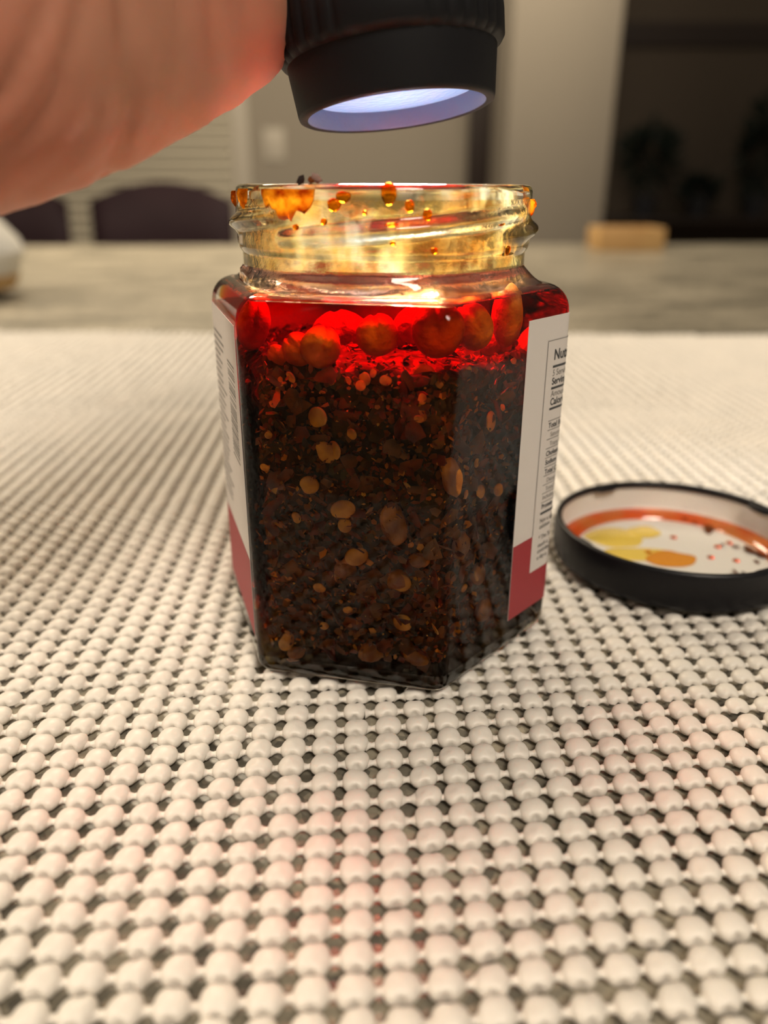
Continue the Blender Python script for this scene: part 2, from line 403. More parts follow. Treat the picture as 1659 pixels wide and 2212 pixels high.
# white ceramic jar at the left edge
cy0 = 62.0
pm = at_y(42, 545, cy0)
rr_ = 7.0
prof = [(0, COUNTER), (3.6, COUNTER), (4.4, COUNTER + .4), (6.0, pm.z - 2.3), (rr_, pm.z), (6.6, pm.z + 1.2), (4.6, pm.z + 3.6), (3.2, pm.z + 5.4), (3.4, pm.z + 6.4), (3.0, pm.z + 6.4), (2.8, pm.z + 5.4), (0, pm.z + 4)]
o = empty('ceramic_vase', (pm.x - rr_, cy0, COUNTER)); tag(o, 'white ceramic vase at the left edge beyond the mat', 'vase')
fr_ = (Vector((pm.x - rr_, cy0, 0)), Vector((1, 0, 0)), Vector((0, 1, 0)), Vector((0, 0, 1)))
link('vase_body', lathe('vase_body', prof, 48, 35, fr_), M['ceramic'], o)
link('vase_band', lathe('vase_band', [(5.35, pm.z - 3.4), (5.62, pm.z - 3.4), (6.2, pm.z - 2.1), (5.95, pm.z - 2.1)], 48, 35, fr_), M['wood'], o)
# console with plants in the dark room
kx0, kx1, ky = p1 + 14, p1 + 190, WY
kz = at_y(1450, 470, ky).z
k_ = empty('console_table', ((kx0 + kx1) / 2, ky + 18, -92)); tag(k_, 'dark low console table in the unlit room', 'table')
link('table_top', box('table_top', (kx0, ky, kz - 3), (kx1, ky + 36, kz), .4), M['darkwood'], k_)
for x in (kx0 + 4, kx1 - 4):
    for y in (ky + 4, ky + 32):
        link('leg', box('leg', (x - 2, y - 2, -92), (x + 2, y + 2, kz - 3), .2), M['darkwood'], k_)
def plant(px, py, ph, rx, rz, label, n, seed):
    r = random.Random(seed); c = at_y(px, py, ky + 15)
    o = empty('potted_plant', (c.x, ky + 15, kz)); tag(o, label, 'plant', 'dark plants on the console')
    f = (Vector((c.x, ky + 15, kz)), Vector((1, 0, 0)), Vector((0, 1, 0)), Vector((0, 0, 1)))
    link('pot', lathe('pot', [(0, 0), (4.5, 0), (6, 9), (6.4, 9), (6.4, 10), (5.6, 10), (5.2, 8), (0, 8)], 24, 35, f), M['pot'], o)
    link('stem', tube('stem', [(c.x, ky + 15, kz + 6), (c.x, ky + 15, c.z)], .8, 6), M['leaf'], o)
    vs, fs = [], []
    for i in range(n):
        d = Vector((r.gauss(0, 1), r.gauss(0, 1), r.gauss(0, 1))).normalized() * r.uniform(.35, 1)
        q = c + Vector((d.x * rx, d.y * rx * .8, d.z * rz)); q.y = ky + 15 + d.y * rx * .8
        ax = Vector((d.x, d.y, d.z + .2)).normalized(); si = ax.orthogonal().normalized(); si.rotate(Matrix.Rotation(r.uniform(0, 6.28), 3, ax)); nn = ax.cross(si)
        ln, wd = r.uniform(4, 7), r.uniform(1.2, 2)
        b0 = len(vs); vs += [q, q + ax * ln * .5 + si * wd + nn * .4, q + ax * ln, q + ax * ln * .5 - si * wd + nn * .4]
        fs += [(b0, b0 + 1, b0 + 2), (b0, b0 + 2, b0 + 3)]
    x = link('foliage', mesh('foliage', vs, fs, False), M['leaf'], o); x['kind'] = 'stuff'
plant(1405, 335, 0, 14, 14, 'round dark leafy plant beside the pillar in the unlit room', 240, 1)
plant(1650, 320, 0, 10, 26, 'tall dark leafy plant at the right edge of the unlit room', 300, 2)
plant(1512, 408, 0, 8, 5, 'low dark leafy plant between the two taller plants', 150, 3)

# ================================================================== non-slip mat
mat_o = empty('non_slip_mat', (0, 15, COUNTER)); tag(mat_o, 'white knobbly non-slip foam mat with holes under the jar', 'mat')
O_ = np.array([-1.3715, -6.4324]); A_ = np.array([.6116, .0553]); B_ = np.array([.0171, -.5070])
HB = 0.34
def bump_shape(na, nr, seed, full=True):
    r = random.Random(seed); ph = r.uniform(0, 6.28); amp = r.uniform(.02, .06); sx = r.uniform(.95, 1.04); sy = r.uniform(.97, 1.03); nd = r.uniform(.09, .15); dent = r.choice((0, 0, .02, .03)); da = r.uniform(0, 6.28)
    aa = A_ / np.linalg.norm(A_); bb = -B_ / np.linalg.norm(B_)
    R = []
    levels = [i / nr for i in range(1, nr + 1)]
    zs = []
    def rad(t):
        c, s = abs(math.cos(t)), abs(math.sin(t))
        q = 1 / ((c / (.258 * sx)) ** 2.1 + (s / (.268 * sy)) ** 2.1) ** (1 / 2.1)
        q *= 1 + amp * math.sin(2 * t + ph) * .5 + amp * .6 * math.sin(3 * t + ph * 2)
        return q
    def notch(t): return sum(nd * math.exp(-(((t - k + PI) % (2 * PI) - PI) / .30) ** 2) for k in (PI / 2, -PI / 2))
    vs = [(0, 0, 0)]
    allr = [(f, +1) for f in [math.sin(PI / 2 * l) for l in levels]]
    if full: allr += [(math.sin(PI / 2 * l), -1) for l in levels[-2::-1]]
    for f, sgn in allr:
        h = (1 - f ** 2.15) ** (1 / 2.15) if f < 1 else 0
        for i in range(na):
            t = 2 * PI * i / na; q = rad(t) * f - notch(t) * f ** 5
            x, y = q * math.cos(t), q * math.sin(t)
            z = -HB / 2 + sgn * HB / 2 * h
            if sgn > 0: z -= dent * math.exp(-((x - .14 * math.cos(da)) ** 2 + (y - .14 * math.sin(da)) ** 2) / .012)
            vs.append((x * aa[0] + y * bb[0], x * aa[1] + y * bb[1], z))
    fs = []
    for i in range(na): fs.append((0, 1 + i, 1 + (i + 1) % na))
    for j in range(len(allr) - 1):
        for i in range(na):
            k = (i + 1) % na
            fs.append((1 + j * na + i, 1 + (j + 1) * na + i, 1 + (j + 1) * na + k, 1 + j * na + k))
    if full: fs.append(tuple(1 + (len(allr) - 1) * na + i for i in range(na - 1, -1, -1)))
    return vs, fs
cent = []
for i in range(-75, 80):
    for j in range(-104, 16):
        p = O_ + (i + .5) * A_ + (j + .5) * B_
        if p[1] < 40.6 + 0.35 * math.sin(p[0] * .21) and -13.6 < p[1] and abs(p[0]) < 40:
            cent.append((p[1], p[0], i, j))
cent.sort()
vis = []; rest = []
for y, x, i, j in cent:
    u, v = to_px((x, y, -.1))
    inj = False
    (vis if (len(vis) < 300 and -30 < u < 1690 and v < 2260) else rest).append((x, y))
bm_near = []
for s in range(7):
    v_, f_ = bump_shape(22, 6, s); bm_near.append(mesh('bump', v_, f_)); bm_near[-1].materials.append(M['mat'])
par_inv = parent_inv(mat_o)
for x, y in vis:
    o = bpy.data.objects.new('bump', random.choice(bm_near)); col.objects.link(o); o.parent = mat_o; o.matrix_parent_inverse = par_inv
    o.location = Vector((x + random.gauss(0, .010), y + random.gauss(0, .010), random.uniform(-.02, 0))) * S
    s = random.uniform(.96, 1.03); o.scale = (s, s, random.uniform(.94, 1.0)); o.rotation_euler = (random.gauss(0, .05), random.gauss(0, .05), random.gauss(0, .05))
def field(name, pts, shapes):
    V, Fq = [], []; off = 0; loops = []; tot = []
    sh = [(np.array(v), f) for v, f in shapes]
    for x, y in pts:
        v, f = sh[rng.integers(len(sh))]
        s = rng.uniform(.96, 1.03)
        q = v * (s, s, 1) + (x + rng.normal(0, .01), y + rng.normal(0, .01), rng.uniform(-.02, 0))
        V.append(q); Fq += [tuple(k + off for k in ff) for ff in f]; off += len(v)
    V = np.concatenate(V)
    me = mesh(name, V.tolist(), Fq)
    return me
mid = [p for p in rest if p[1] < 9]; far = [p for p in rest if p[1] >= 9]
x = link('bump_field', joined('bump_field', [field('m', mid, [bump_shape(16, 5, s, False) for s in range(6)]), field('f', far, [bump_shape(10, 3, s, False) for s in range(4)])]), M['mat'], mat_o); x['kind'] = 'stuff'
x.data.polygons.foreach_set('use_smooth', [True] * len(x.data.polygons))
# threads that hold the bumps together
vs, fs = [], []
au = A_ / np.linalg.norm(A_); bu = B_ / np.linalg.norm(B_)
for y, x, i, j in cent:
    if y > 20: continue
    p = np.array([x, y]) + A_ * .5
    b0 = len(vs); n = 7
    for q, rad in ((-.13, .14), (-.05, .08), (0, .064), (.05, .08), (.13, .14)):
        for k in range(n):
            t = 2 * PI * k / n
            c = p + au * q + bu * math.cos(t) * rad
            vs.append((c[0], c[1], -.21 + math.sin(t) * rad * .75))
    for r_ in range(4):
        for k in range(n):
            k2 = (k + 1) % n; fs.append((b0 + r_ * n + k, b0 + r_ * n + k2, b0 + (r_ + 1) * n + k2, b0 + (r_ + 1) * n + k))
x = link('thread_net', mesh('thread_net', vs, fs), M['mat'], mat_o); x['kind'] = 'stuff'

# ================================================================== the jar
AP, RC = 3.464, 0.34                       # apothem, corner radius
ROT = math.radians(-191.92)
def hexring(a, rc, z, nE=(0, .015, .12, .3, .5, .7, .88, .985, 1), nA=8):
    """rounded hexagon, corner k at angle ROT + k*60"""
    out = []; a0 = a - rc; R0 = a0 / math.cos(PI / 6)
    for k in range(6):
        C0 = ROT + k * PI / 3; C1 = C0 + PI / 3; n = C0 + PI / 6
        P0 = Vector((R0 * math.cos(C0), R0 * math.sin(C0), z)); P1 = Vector((R0 * math.cos(C1), R0 * math.sin(C1), z))
        nv = Vector((math.cos(n), math.sin(n), 0)) * rc
        for t in nE: out.append(P0.lerp(P1, t) + nv)
        for q in range(1, nA + 1):
            t = n + PI / 3 * q / (nA + 1); out.append(P1 + Vector((math.cos(t), math.sin(t), 0)) * rc)
    return out
base_ring = hexring(AP, RC, 0)
angs = [math.atan2(p.y, p.x) for p in base_ring]
NR = len(base_ring)
def circ(r, z, f=None): return [Vector(((r if f is None else f(t)) * math.cos(t), (r if f is None else f(t)) * math.sin(t), z)) for t in angs]
def mixr(A, B, t): return [a.lerp(b, t) for a, b in zip(A, B)]
def thread(t, z):
    """four lug threads, each a rising ridge; angle measured from the camera side"""
    ang = (math.degrees(t) + 90 + 180) % 360 - 180      # 0 = towards the camera, + = right
    h = 0
    for k in range(4):
        st_ = -40 + 92 * k - (8 if k == 3 else 0)
        a = (ang - st_ + 180) % 360 - 180
        for aa in (a, a + 360):
            if -4 < aa < 108:
                zc = 8.98 + .46 * aa / 104
                en = min(1, max(0, (aa + 3) / 16)) * min(1, max(0, (107 - aa) / 16)); en = en * en * (3 - 2 * en)
                d = (z - zc) / .125
                pr = math.exp(-abs(d) ** 2.6)
                h = max(h, .165 * en * pr)
    return h
NB = 2.955
def neck_r(z):
    if z < 8.66: return NB
    if z < 8.80: return NB + .075 * math.sin((z - 8.66) / .14 * PI / 2)
    return 3.03
OUT = []; OM = []       # outer rings and material of the band that follows
def add(r, m): OUT.append(r); OM.append(m)
add(hexring(AP - .75, .2, .09), 'glass')
add(hexring(AP - .55, .2, .0), 'glass')
for q in range(0, 7):
    t = q / 6 * PI / 2; add(hexring(AP - .32 * (1 - math.sin(t)), RC if q else RC, .32 * (1 - math.cos(t))), 'glass')
add(hexring(AP, RC, .5), 'pane')
for z in (2, 4, 6): add(hexring(AP, RC, z), 'pane')
Z0, RS = 7.50, .56
add(hexring(AP, RC, Z0), 'pane')
for q in range(1, 9):
    t = q / 8 * PI / 2; add(hexring(AP - RS * (1 - math.cos(t)) * .86, max(.3, RC), Z0 + RS * math.sin(t)), 'pane' if q < 5 else 'glass')
last = OUT[-1]
for q in range(1, 7):
    t = q / 7
    ring = mixr(last, circ(NB + .08, 8.30), t)
    for v in ring: v.z = Z0 + RS + (8.30 - Z0 - RS) * (t ** 1.6)
    add(ring, 'glass')
add(circ(NB + .07, 8.30), 'glass'); add(circ(NB + .015, 8.36), 'glass')
z = 8.40
while z < 9.80:
    add(circ(0, z, lambda t, z=z: neck_r(z) + thread(t, z)), 'glass'); z += .032
for q in range(0, 7):
    t = q / 6 * PI; add(circ(2.885 + .145 * math.cos(t), 9.80 + .13 * math.sin(t)), 'glass')
INN = []
def addi(r, m): add(r, m)
OIL = 7.95
addi(circ(2.74, 9.66), 'wetneck'); addi(circ(2.72, 8.7), 'wetneck'); addi(circ(2.73, 8.40), 'wetred')
WT = .15
inner_sh = hexring(AP - WT - .36, .3, 8.02)
for q in range(1, 6):
    t = q / 6; ring = mixr(circ(2.74, 8.28), inner_sh, t)
    for v in ring: v.z = 8.28 - (8.28 - 8.02) * (1 - (1 - t) ** 1.7)
    addi(ring, 'wetred')
for q in range(0, 5):
    t = (1 - q / 5) * PI / 2; addi(hexring(AP - WT - .36 * (1 - math.cos(t)), .26, 7.58 + .44 * math.sin(t)), 'wetred' if 7.58 + .44 * math.sin(t) > OIL else 'inner')
addi(hexring(AP - WT, .24, 7.5), 'inner'); addi(hexring(AP - WT, .24, .75), 'inner'); addi(hexring(AP - WT - .25, .22, .5), 'inner'); addi(hexring(AP - 1.0, .2, .45), 'inner')
jar = empty('hexagonal_jar', (0, 0, 0)); tag(jar, 'open hexagonal glass jar of chili oil with a wrapped white and red label', 'jar')
gm = rings('glass_body', OUT, True, True, True)
order = ['glass', 'pane', 'inner', 'wetneck', 'wetred']
for k in order: gm.materials.append(M[k])
idx = []
for j in range(len(OUT) - 1): idx += [order.index(OM[j])] * NR
idx += [0, 2]
gm.polygons.foreach_set('material_index', idx); gm.update()
recalc(gm)
body = link('glass_body', gm, None, jar)
# thin patchy oil film on the inside of the neck
fr = [circ(2.70, z) for z in (8.45, 8.7, 9.0, 9.3, 9.55, 9.78)]
link('oil_film', rings('oil_film', fr), M['film'], jar)

# ---- label wrapped round the back
TAN = math.tan(PI / 6)
def lab(q, z, off):
    rc = RC; Lf = 4 - 2 * TAN * rc; per = Lf + rc * PI / 3
    qq = q - TAN * rc; k = math.floor(qq / per); r = qq - k * per
    n = ROT + (2 + k) * PI / 3 + PI / 6
    nv = Vector((math.cos(n), math.sin(n), 0)); tv = Vector((-math.sin(n), math.cos(n), 0))
    if r <= Lf: p = nv * (AP + off) + tv * (r + TAN * rc - 2)
    else:
        c = nv * (AP - rc) + tv * (2 - TAN * rc); a = n + (r - Lf) / rc
        p = c + Vector((math.cos(a), math.sin(a), 0)) * (rc + off)
    return Vector((p.x, p.y, z))
PER = 4 - 2 * TAN * RC + RC * PI / 3
Q0, Q1 = 2.36, 4 * PER + 3.72
def strip(name, q0, q1, z0, z1, off, thick=0):
    n = max(2, int((q1 - q0) / .06) + 1)
    qs = [q0 + (q1 - q0) * i / (n - 1) for i in range(n)]
    vs = [lab(q, z0, off) for q in qs] + [lab(q, z1, off) for q in qs]
    fs = [(i, i + 1, n + i + 1, n + i) for i in range(n - 1)]
    if thick:
        b = len(vs); vs += [lab(q, z0, off - thick) for q in qs] + [lab(q, z1, off - thick) for q in qs]
        fs += [(b + n + i, b + n + i + 1, b + i + 1, b + i) for i in range(n - 1)]
        fs += [(i + 1, i, b + i, b + i + 1) for i in range(n - 1)] + [(n + i, n + i + 1, b + n + i + 1, b + n + i) for i in range(n - 1)]
        fs += [(0, n, b + n, b), (n - 1, b + n - 1, b + 2 * n - 1, 2 * n - 1)]
    return mesh(name, vs, fs, True, 40)
LZ0, LZ1 = .82, 7.49
label_o = link('label', strip('label', Q0, Q1, LZ0, LZ1, .016, .010), M['paper'], jar)
label_o['label'] = 'white paper label with red lower band'
link('color_band', strip('color_band', Q0 + .002, Q1 - .002, LZ0 + .004, 2.655, .020), M['red'], label_o)
link('nutrition_panel', strip('nutrition_panel', 3.128, 6.9, 1.74, 7.0, .024), M['paper'], label_o)
for nm, a in (('panel_line', (3.122, 3.136, 2.655, 7.0)), ('panel_line', (3.122, 6.9, 6.99, 7.003))):
    link(nm, strip(nm, a[0], a[1], a[2], a[3], .027), M['inkthin'], label_o)
for nm, q0, z, h, mt in (('rule', 3.38, 6.44, .05, 'ink'), ('rule', 3.38, 5.98, .05, 'ink'), ('rule', 3.38, 5.535, .05, 'ink'), ('rule', 3.38, 5.27, .018, 'inkthin'), ('rule', 3.38, 5.062, .018, 'inkthin'),
                         ('rule', 3.38, 4.856, .018, 'inkthin'), ('rule', 3.38, 4.649, .018, 'inkthin'), ('rule', 3.38, 4.434, .018, 'inkthin'), ('rule', 3.38, 4.223, .018, 'inkthin'), ('rule', 3.38, 4.02, .018, 'inkthin'),
                         ('rule', 3.38, 3.805, .018, 'inkthin'), ('rule', 3.38, 3.605, .018, 'inkthin'), ('rule', 3.38, 3.391, .018, 'inkthin'), ('rule', 3.38, 3.128, .06, 'ink')):
    link(nm, strip(nm, q0, 6.7, z - h / 2, z + h / 2, .028), M[mt], label_o)
def text(body_, q, z, size, bold, mt):
    cu = bpy.data.curves.new('t', 'FONT'); cu.body = body_; cu.size = 1; cu.offset = .022 if bold else 0.0; cu.resolution_u = 4; cu.fill_mode = 'FRONT'
    o = bpy.data.objects.new('t', cu); col.objects.link(o)
    dg = bpy.context.evaluated_depsgraph_get(); me = bpy.data.meshes.new_from_object(o.evaluated_get(dg))
    bpy.data.objects.remove(o); bpy.data.curves.remove(cu)
    for v in me.vertices:
        p = lab(q + v.co.x * size * .98, z + v.co.y * size, .030); v.co = p * S
    me.materials.clear(); me.name = 'lettering'
    link('lettering', me, M[mt], label_o)
for t_, q, z, s, b_, m_ in (('Nutrition Facts', 3.39, 6.585, .31, 1, 'ink'), ('5 Servings', 3.39, 6.245, .19, 0, 'inkthin'), ('Serving', 3.39, 6.06, .205, 1, 'ink'),
                            ('Amount', 3.39, 5.80, .19, 0, 'inkthin'), ('Calories', 3.39, 5.615, .215, 1, 'ink'), ('Total Fat', 3.41, 5.11, .165, 1, 'ink'), ('Saturated', 3.51, 4.905, .15, 0, 'inkthin'),
                            ('Trans Fat', 3.52, 4.69, .15, 0, 'inkthin'), ('Cholesterol', 3.40, 4.48, .16, 1, 'ink'), ('Sodium', 3.40, 4.28, .16, 1, 'ink'), ('Total Carb', 3.41, 4.06, .165, 1, 'ink'), ('Dietary', 3.52, 3.85, .15, 0, 'inkthin'),
                            ('Total Sugars', 3.51, 3.65, .15, 0, 'inkthin'), ('Includes', 3.405, 3.46, .15, 0, 'inkthin'), ('Protein', 3.40, 3.24, .16, 1, 'ink'), ('Not a significant', 3.39, 2.90, .15, 1, 'inkthin'), ('calcium', 3.385, 2.755, .15, 1, 'inkthin'),
                            ('* The %', 3.39, 2.48, .15, 1, 'inkthin'), ('much a', 3.385, 2.295, .15, 1, 'inkthin'), ('contributes', 3.385, 2.145, .15, 1, 'inkthin'), ('a day a', 3.39, 1.98, .15, 1, 'inkthin')):
    text(t_, q, z, s, b_, m_)
# bar code near the front-left edge: bars run sideways
QL = 4 * PER
z = 6.62
rb = random.Random(5)
vs = []
bars = []
while z > 4.6:
    h = rb.choice((.022, .022, .04, .06)); bars.append(strip('b', QL + 2.35, QL + 3.30, z - h, z, .020)); z -= h + rb.choice((.025, .025, .045, .07))
link('bar_code', joined('bar_code', bars), M['inkthin'], label_o)
lines = []
for k in range(26):
    z = 6.9 - k * .15; lines.append(strip('l', QL + .25 + rb.uniform(0, .1), QL + rb.uniform(1.2, 1.9), z, z + .05, .020))
link('small_print', joined('small_print', lines), M['inkthin'], label_o)

# ================================================================== chili oil and what is in it
IA = AP - WT - .004
oil_r = [hexring(IA - .3, .2, .53), hexring(IA, .24, .8), hexring(IA, .24, 7.5)]
for q in (.2, .4, .55, .7, .84):
    t = math.asin(q); oil_r.append(hexring(IA - .004 - .36 * (1 - math.cos(t)), .25, 7.58 + .44 * q))
oil_r.append(hexring(IA - .36, .25, OIL - .018)); oil_r.append(hexring(IA - .7, .25, OIL - .02))
om = rings('chili_oil', oil_r, True, True, True)
om.materials.append(M['oilside']); om.materials.append(M['oil'])
mi = []
for j in range(len(oil_r) - 1): mi += [1 if j >= 7 else 0] * NR
mi += [0, 1]
om.polygons.foreach_set('material_index', mi); recalc(om)
o = link('chili_oil', om); tag(o, 'clear deep red chili oil filling the glass jar', 'oil')

def nz3(p, s): return noise.noise(Vector(p) * s)
# sediment heap
TOPZ = 6.72
def heap(x, y): return TOPZ + .16 * nz3((x, y, 3), .9) + .10 * nz3((x, y, 9), 2.4)
def sed_ring(a, z, disp=True):
    out = []
    for p in hexring(a, .3, z, nE=[i / 14 for i in range(15)], nA=3):
        d = .13 * nz3(p, 2.2) + .09 * nz3(p, 5.5) + .05 * nz3(p, 11)
        k = 1 + (d - .06) / a; out.append(Vector((p.x * k, p.y * k, p.z + .05 * nz3(p + Vector((7, 0, 0)), 4))))
    return out
R = [sed_ring(2.6, .58)]
for i in range(50): R.append(sed_ring(IA - .17, .62 + (TOPZ - .1 - .62) * i / 49))
for f in (.93, .8, .65, .5, .35, .2, .06):
    ring = []
    for p in hexring((IA - .17) * f, .3 * f, TOPZ, nE=[i / 14 for i in range(15)], nA=3):
        ring.append(Vector((p.x, p.y, heap(p.x, p.y) + .1 * nz3(p, 5))))
    R.append(ring)
sm = rings('chili_sediment', R, True, True, True); recalc(sm)
o = link('chili_sediment', sm, M['sediment']); tag(o, 'dense dark mass of settled chili flakes filling the jar', 'chili flakes', kind='stuff')

def wall_pt(k, s, z, inset):
    n = ROT + k * PI / 3 + PI / 6
    nv = Vector((math.cos(n), math.sin(n), 0)); tv = Vector((-math.sin(n), math.cos(n), 0))
    p = nv * (AP - inset) + tv * (s - 2); return Vector((p.x, p.y, z)), nv, tv
def px_wall(u, v, k, inset):
    n = ROT + k * PI / 3 + PI / 6; nv = Vector((math.cos(n), math.sin(n), 0))
    d = at(u, v, 1) - CAM; t = (AP - inset - nv.dot(CAM)) / nv.dot(d)
    return CAM + d * t, nv
def flake_mesh(r, size, aspect, thick, curl, n=None):
    n = n or r.randint(5, 8); P = []
    for i in range(n):
        t = 2 * PI * i / n + r.uniform(-.25, .25); q = size * r.uniform(.65, 1.1)
        P.append((q * math.cos(t), q * aspect * math.sin(t)))
    cx = curl / size
    vs = [(0, 0, thick)] + [(x, y, thick * .5 + cx * (x * x) + r.uniform(-.1, .1) * size * .3) for x, y in P] + [(0, 0, -thick)] + [(x * .97, y * .97, -thick * .5 + cx * (x * x)) for x, y in P]
    fs = []
    m_ = n + 1
    for i in range(n):
        k = (i + 1) % n
        fs += [(0, 1 + i, 1 + k), (m_, m_ + 1 + k, m_ + 1 + i), (1 + i, m_ + 1 + i, m_ + 1 + k, 1 + k)]
    return vs, fs
def orient(nv, r, wob=.5):
    z = (nv + Vector((r.gauss(0, wob), r.gauss(0, wob), r.gauss(0, wob)))).normalized()
    x = z.orthogonal().normalized(); x.rotate(Matrix.Rotation(r.uniform(0, 6.28), 3, z))
    y = z.cross(x)
    return Matrix((x, y, z)).transposed().to_4x4()
# chilli seeds at the wall
r = random.Random(3)
def seed_mesh(sz, el, r):
    n = 18; R = []
    for j, (f, h) in enumerate(((.12, .30), (.45, .27), (.62, .30), (.82, .30), (.95, .18), (1, 0), (.95, -.18), (.8, -.28), (.4, -.3))):
        ring = []
        for i in range(n):
            t = 2 * PI * i / n; q = f * sz * (1 - .16 * math.exp(-((t - 1.2) / .35) ** 2))
            ring.append((q * math.cos(t) * el, q * math.sin(t), h * sz * .42))
        R.append(ring)
    return rings('chili_seed', R, True, True, True)
seed_meshes = [seed_mesh(.16, e, r) for e in (1.0, 1.12, 1.25, .9)]
for q in seed_meshes: q.materials.append(M['seed'])
seeds = [(686, 902, 1, 24), (703, 977, 1, 22), (722, 973, 1, 22), (668, 1048, 1, 23), (741, 1101, 1, 24), (745, 1135, 1, 18), (770, 1202, 1, 23), (619, 1386, 1, 20), (760, 938, 1, 14), (788, 818, 1, 15), (779, 833, 1, 12), (806, 806, 1, 10),
         (640, 1118, 1, 12), (690, 1270, 1, 13), (870, 1345, 1, 24), (862, 1258, 1, 24), (700, 1352, 1, 12), (752, 1318, 1, 13), (833, 822, 1, 12), (912, 862, 1, 10), (628, 815, 1, 11), (580, 940, 1, 9), (572, 1010, 1, 10), (905, 905, 1, 9),
         (1060, 910, 2, 22), (1038, 1062, 2, 17), (1077, 1058, 2, 17), (1007, 1068, 2, 9), (1030, 1000, 2, 10), (1110, 1070, 2, 9), (1030, 1242, 2, 16), (1050, 1330, 2, 14), (1003, 1270, 2, 12), (985, 1045, 2, 10), (1086, 880, 2, 9), (1012, 800, 2, 9)]
named = {(686, 902): 'large oval yellow chili seed high up near the front-left of the glass', (741, 1101): 'teardrop yellow chili seed at mid height behind the front glass', (770, 1202): 'round yellow chili seed below the middle of the front glass',
         (619, 1386): 'yellow chili seed at the lower left corner of the front glass', (1060, 910): 'upright oval chili seed left of the nutrition label', (668, 1048): 'dark oval chili seed left of centre at mid height',
         (703, 977): 'left chili seed of the touching pair behind the front glass', (722, 973): 'right chili seed of the touching pair behind the front glass'}
PXC = 14.6 / F_PX
for u, v, k, rad in seeds:
    p, nv = px_wall(u, v, k, .205 + r.uniform(0, .02))
    o = bpy.data.objects.new('chili_seed', r.choice(seed_meshes)); col.objects.link(o)
    s = rad * PXC / .16
    o.matrix_world = Matrix.Translation(p * S) @ orient(nv, r, .25) @ Matrix.Diagonal((s, s, min(s, 1.1), 1))
    tag(o, named.get((u, v), f"small pale chili seed, {'top layer' if v < 870 else 'upper part' if v < 1030 else 'middle' if v < 1200 else 'lower part'}, {'left third of the front glass' if u < 660 else 'centre of the front glass' if u < 820 else 'right third of the front glass' if k == 1 else 'right glass side'}"), 'seed', 'chili seeds in the oil')
# big soft chunks
def chunk_mesh(seed, sx, sy, sz):
    bm = bmesh.new(); bmesh.ops.create_icosphere(bm, subdivisions=3, radius=1)
    for v in bm.verts:
        k = 1 + .22 * nz3(v.co + Vector((seed * 5.1, 0, 0)), 1.3) + .10 * nz3(v.co + Vector((0, seed * 3.3, 0)), 3)
        v.co = Vector((v.co.x * sx, v.co.y * sy, v.co.z * sz)) * k * S
    me = bpy.data.meshes.new('garlic_chunk'); bm.to_mesh(me); bm.free()
    me.polygons.foreach_set('use_smooth', [True] * len(me.polygons)); return me
for i, (u, v, k, w_, h_, t_) in enumerate(((852, 1132, 1, 32, 50, 'large orange chunk at mid height behind the front glass'), (860, 1252, 1, 30, 26, 'orange chunk low behind the front glass'), (905, 1210, 1, 24, 18, 'small reddish chunk low near the front edge'),
                                       (975, 1030, 1, 24, 44, 'upright orange chunk beside the front right edge'), (995, 1180, 2, 24, 34, 'orange chunk on the right side below the bluish glint'), (1030, 1240, 2, 26, 30, 'round orange chunk low on the right side'),
                                       (800, 1410, 1, 30, 26, 'brown chunk at the jar bottom behind the front glass'), (900, 1420, 1, 34, 22, 'reddish chunk at the bottom near the front edge'), (1042, 1318, 2, 30, 36, 'dark orange chunk low beside the red band'), (745, 1230, 1, 26, 22, 'small brown chunk under the round yellow seed'),
                                       (640, 1410, 1, 24, 14, 'orange chunk at the bottom left corner'), (1090, 1400, 2, 18, 12, 'small orange chunk at the bottom right corner'))):
    p, nv = px_wall(u, v, k, .30)
    me = chunk_mesh(i, w_ * PXC, .16, h_ * PXC); me.materials.append(M['chunk'])
    o = bpy.data.objects.new('garlic_chunk', me); col.objects.link(o)
    a = math.atan2(nv.y, nv.x) + PI / 2
    o.matrix_world = Matrix.Translation(p * S) @ Matrix.Rotation(a, 4, 'Z') @ Matrix.Rotation(r.uniform(-.3, .3), 4, 'Y')
    tag(o, t_, 'chunk', 'fried chunks in the oil')
# flakes: individuals
fl = []; fl_size = []
for i in range(22):
    sz = r.choice((.12, .15, .20, .26, .32)); v_, f_ = flake_mesh(r, sz, r.uniform(.35, .95), .018, r.uniform(-.06, .06))
    me = mesh('chili_flake', v_, f_, True, 50); me.materials.append(M['flakes'][[0, 1, 2, 0, 0, 1, 4, 3, 0, 1, 1][i % 11]]); fl.append(me); fl_size.append(sz)
nfl = 0
while nfl < 285:
    k = 1 if r.random() < .68 else 2
    s = r.uniform(.25, 3.8) if k == 1 else r.uniform(.2, 2.6)
    z = r.uniform(.62, TOPZ)
    p, nv, tv = wall_pt(k, s, z, r.uniform(.20, .36))
    o = bpy.data.objects.new('chili_flake', r.choice(fl)); col.objects.link(o)
    o.matrix_world = Matrix.Translation(p * S) @ orient(nv, r, .45)
    mi_ = fl.index(o.data); sz_ = fl_size[mi_]
    c_ = {0: 'brown', 1: 'dark red', 2: 'orange', 3: 'tan', 4: 'blackish'}[M['flakes'].index(o.data.materials[0])]
    v_ = 'bottom' if z < 1.4 else 'lower part' if z < 3 else 'middle' if z < 4.8 else 'upper part' if z < 6.1 else 'top layer'
    h_ = ('left third' if s < 1.4 else 'centre' if s < 2.7 else 'right third') + ' of the front glass' if k == 1 else ('near edge' if s < 1.3 else 'far half') + ' of the right glass side'
    tag(o, f"{'small' if sz_ < .16 else 'large'} {c_} chili flake, {v_}, {h_}", 'chili flake', f'{c_} chili flakes, {v_}, {h_}'); nfl += 1
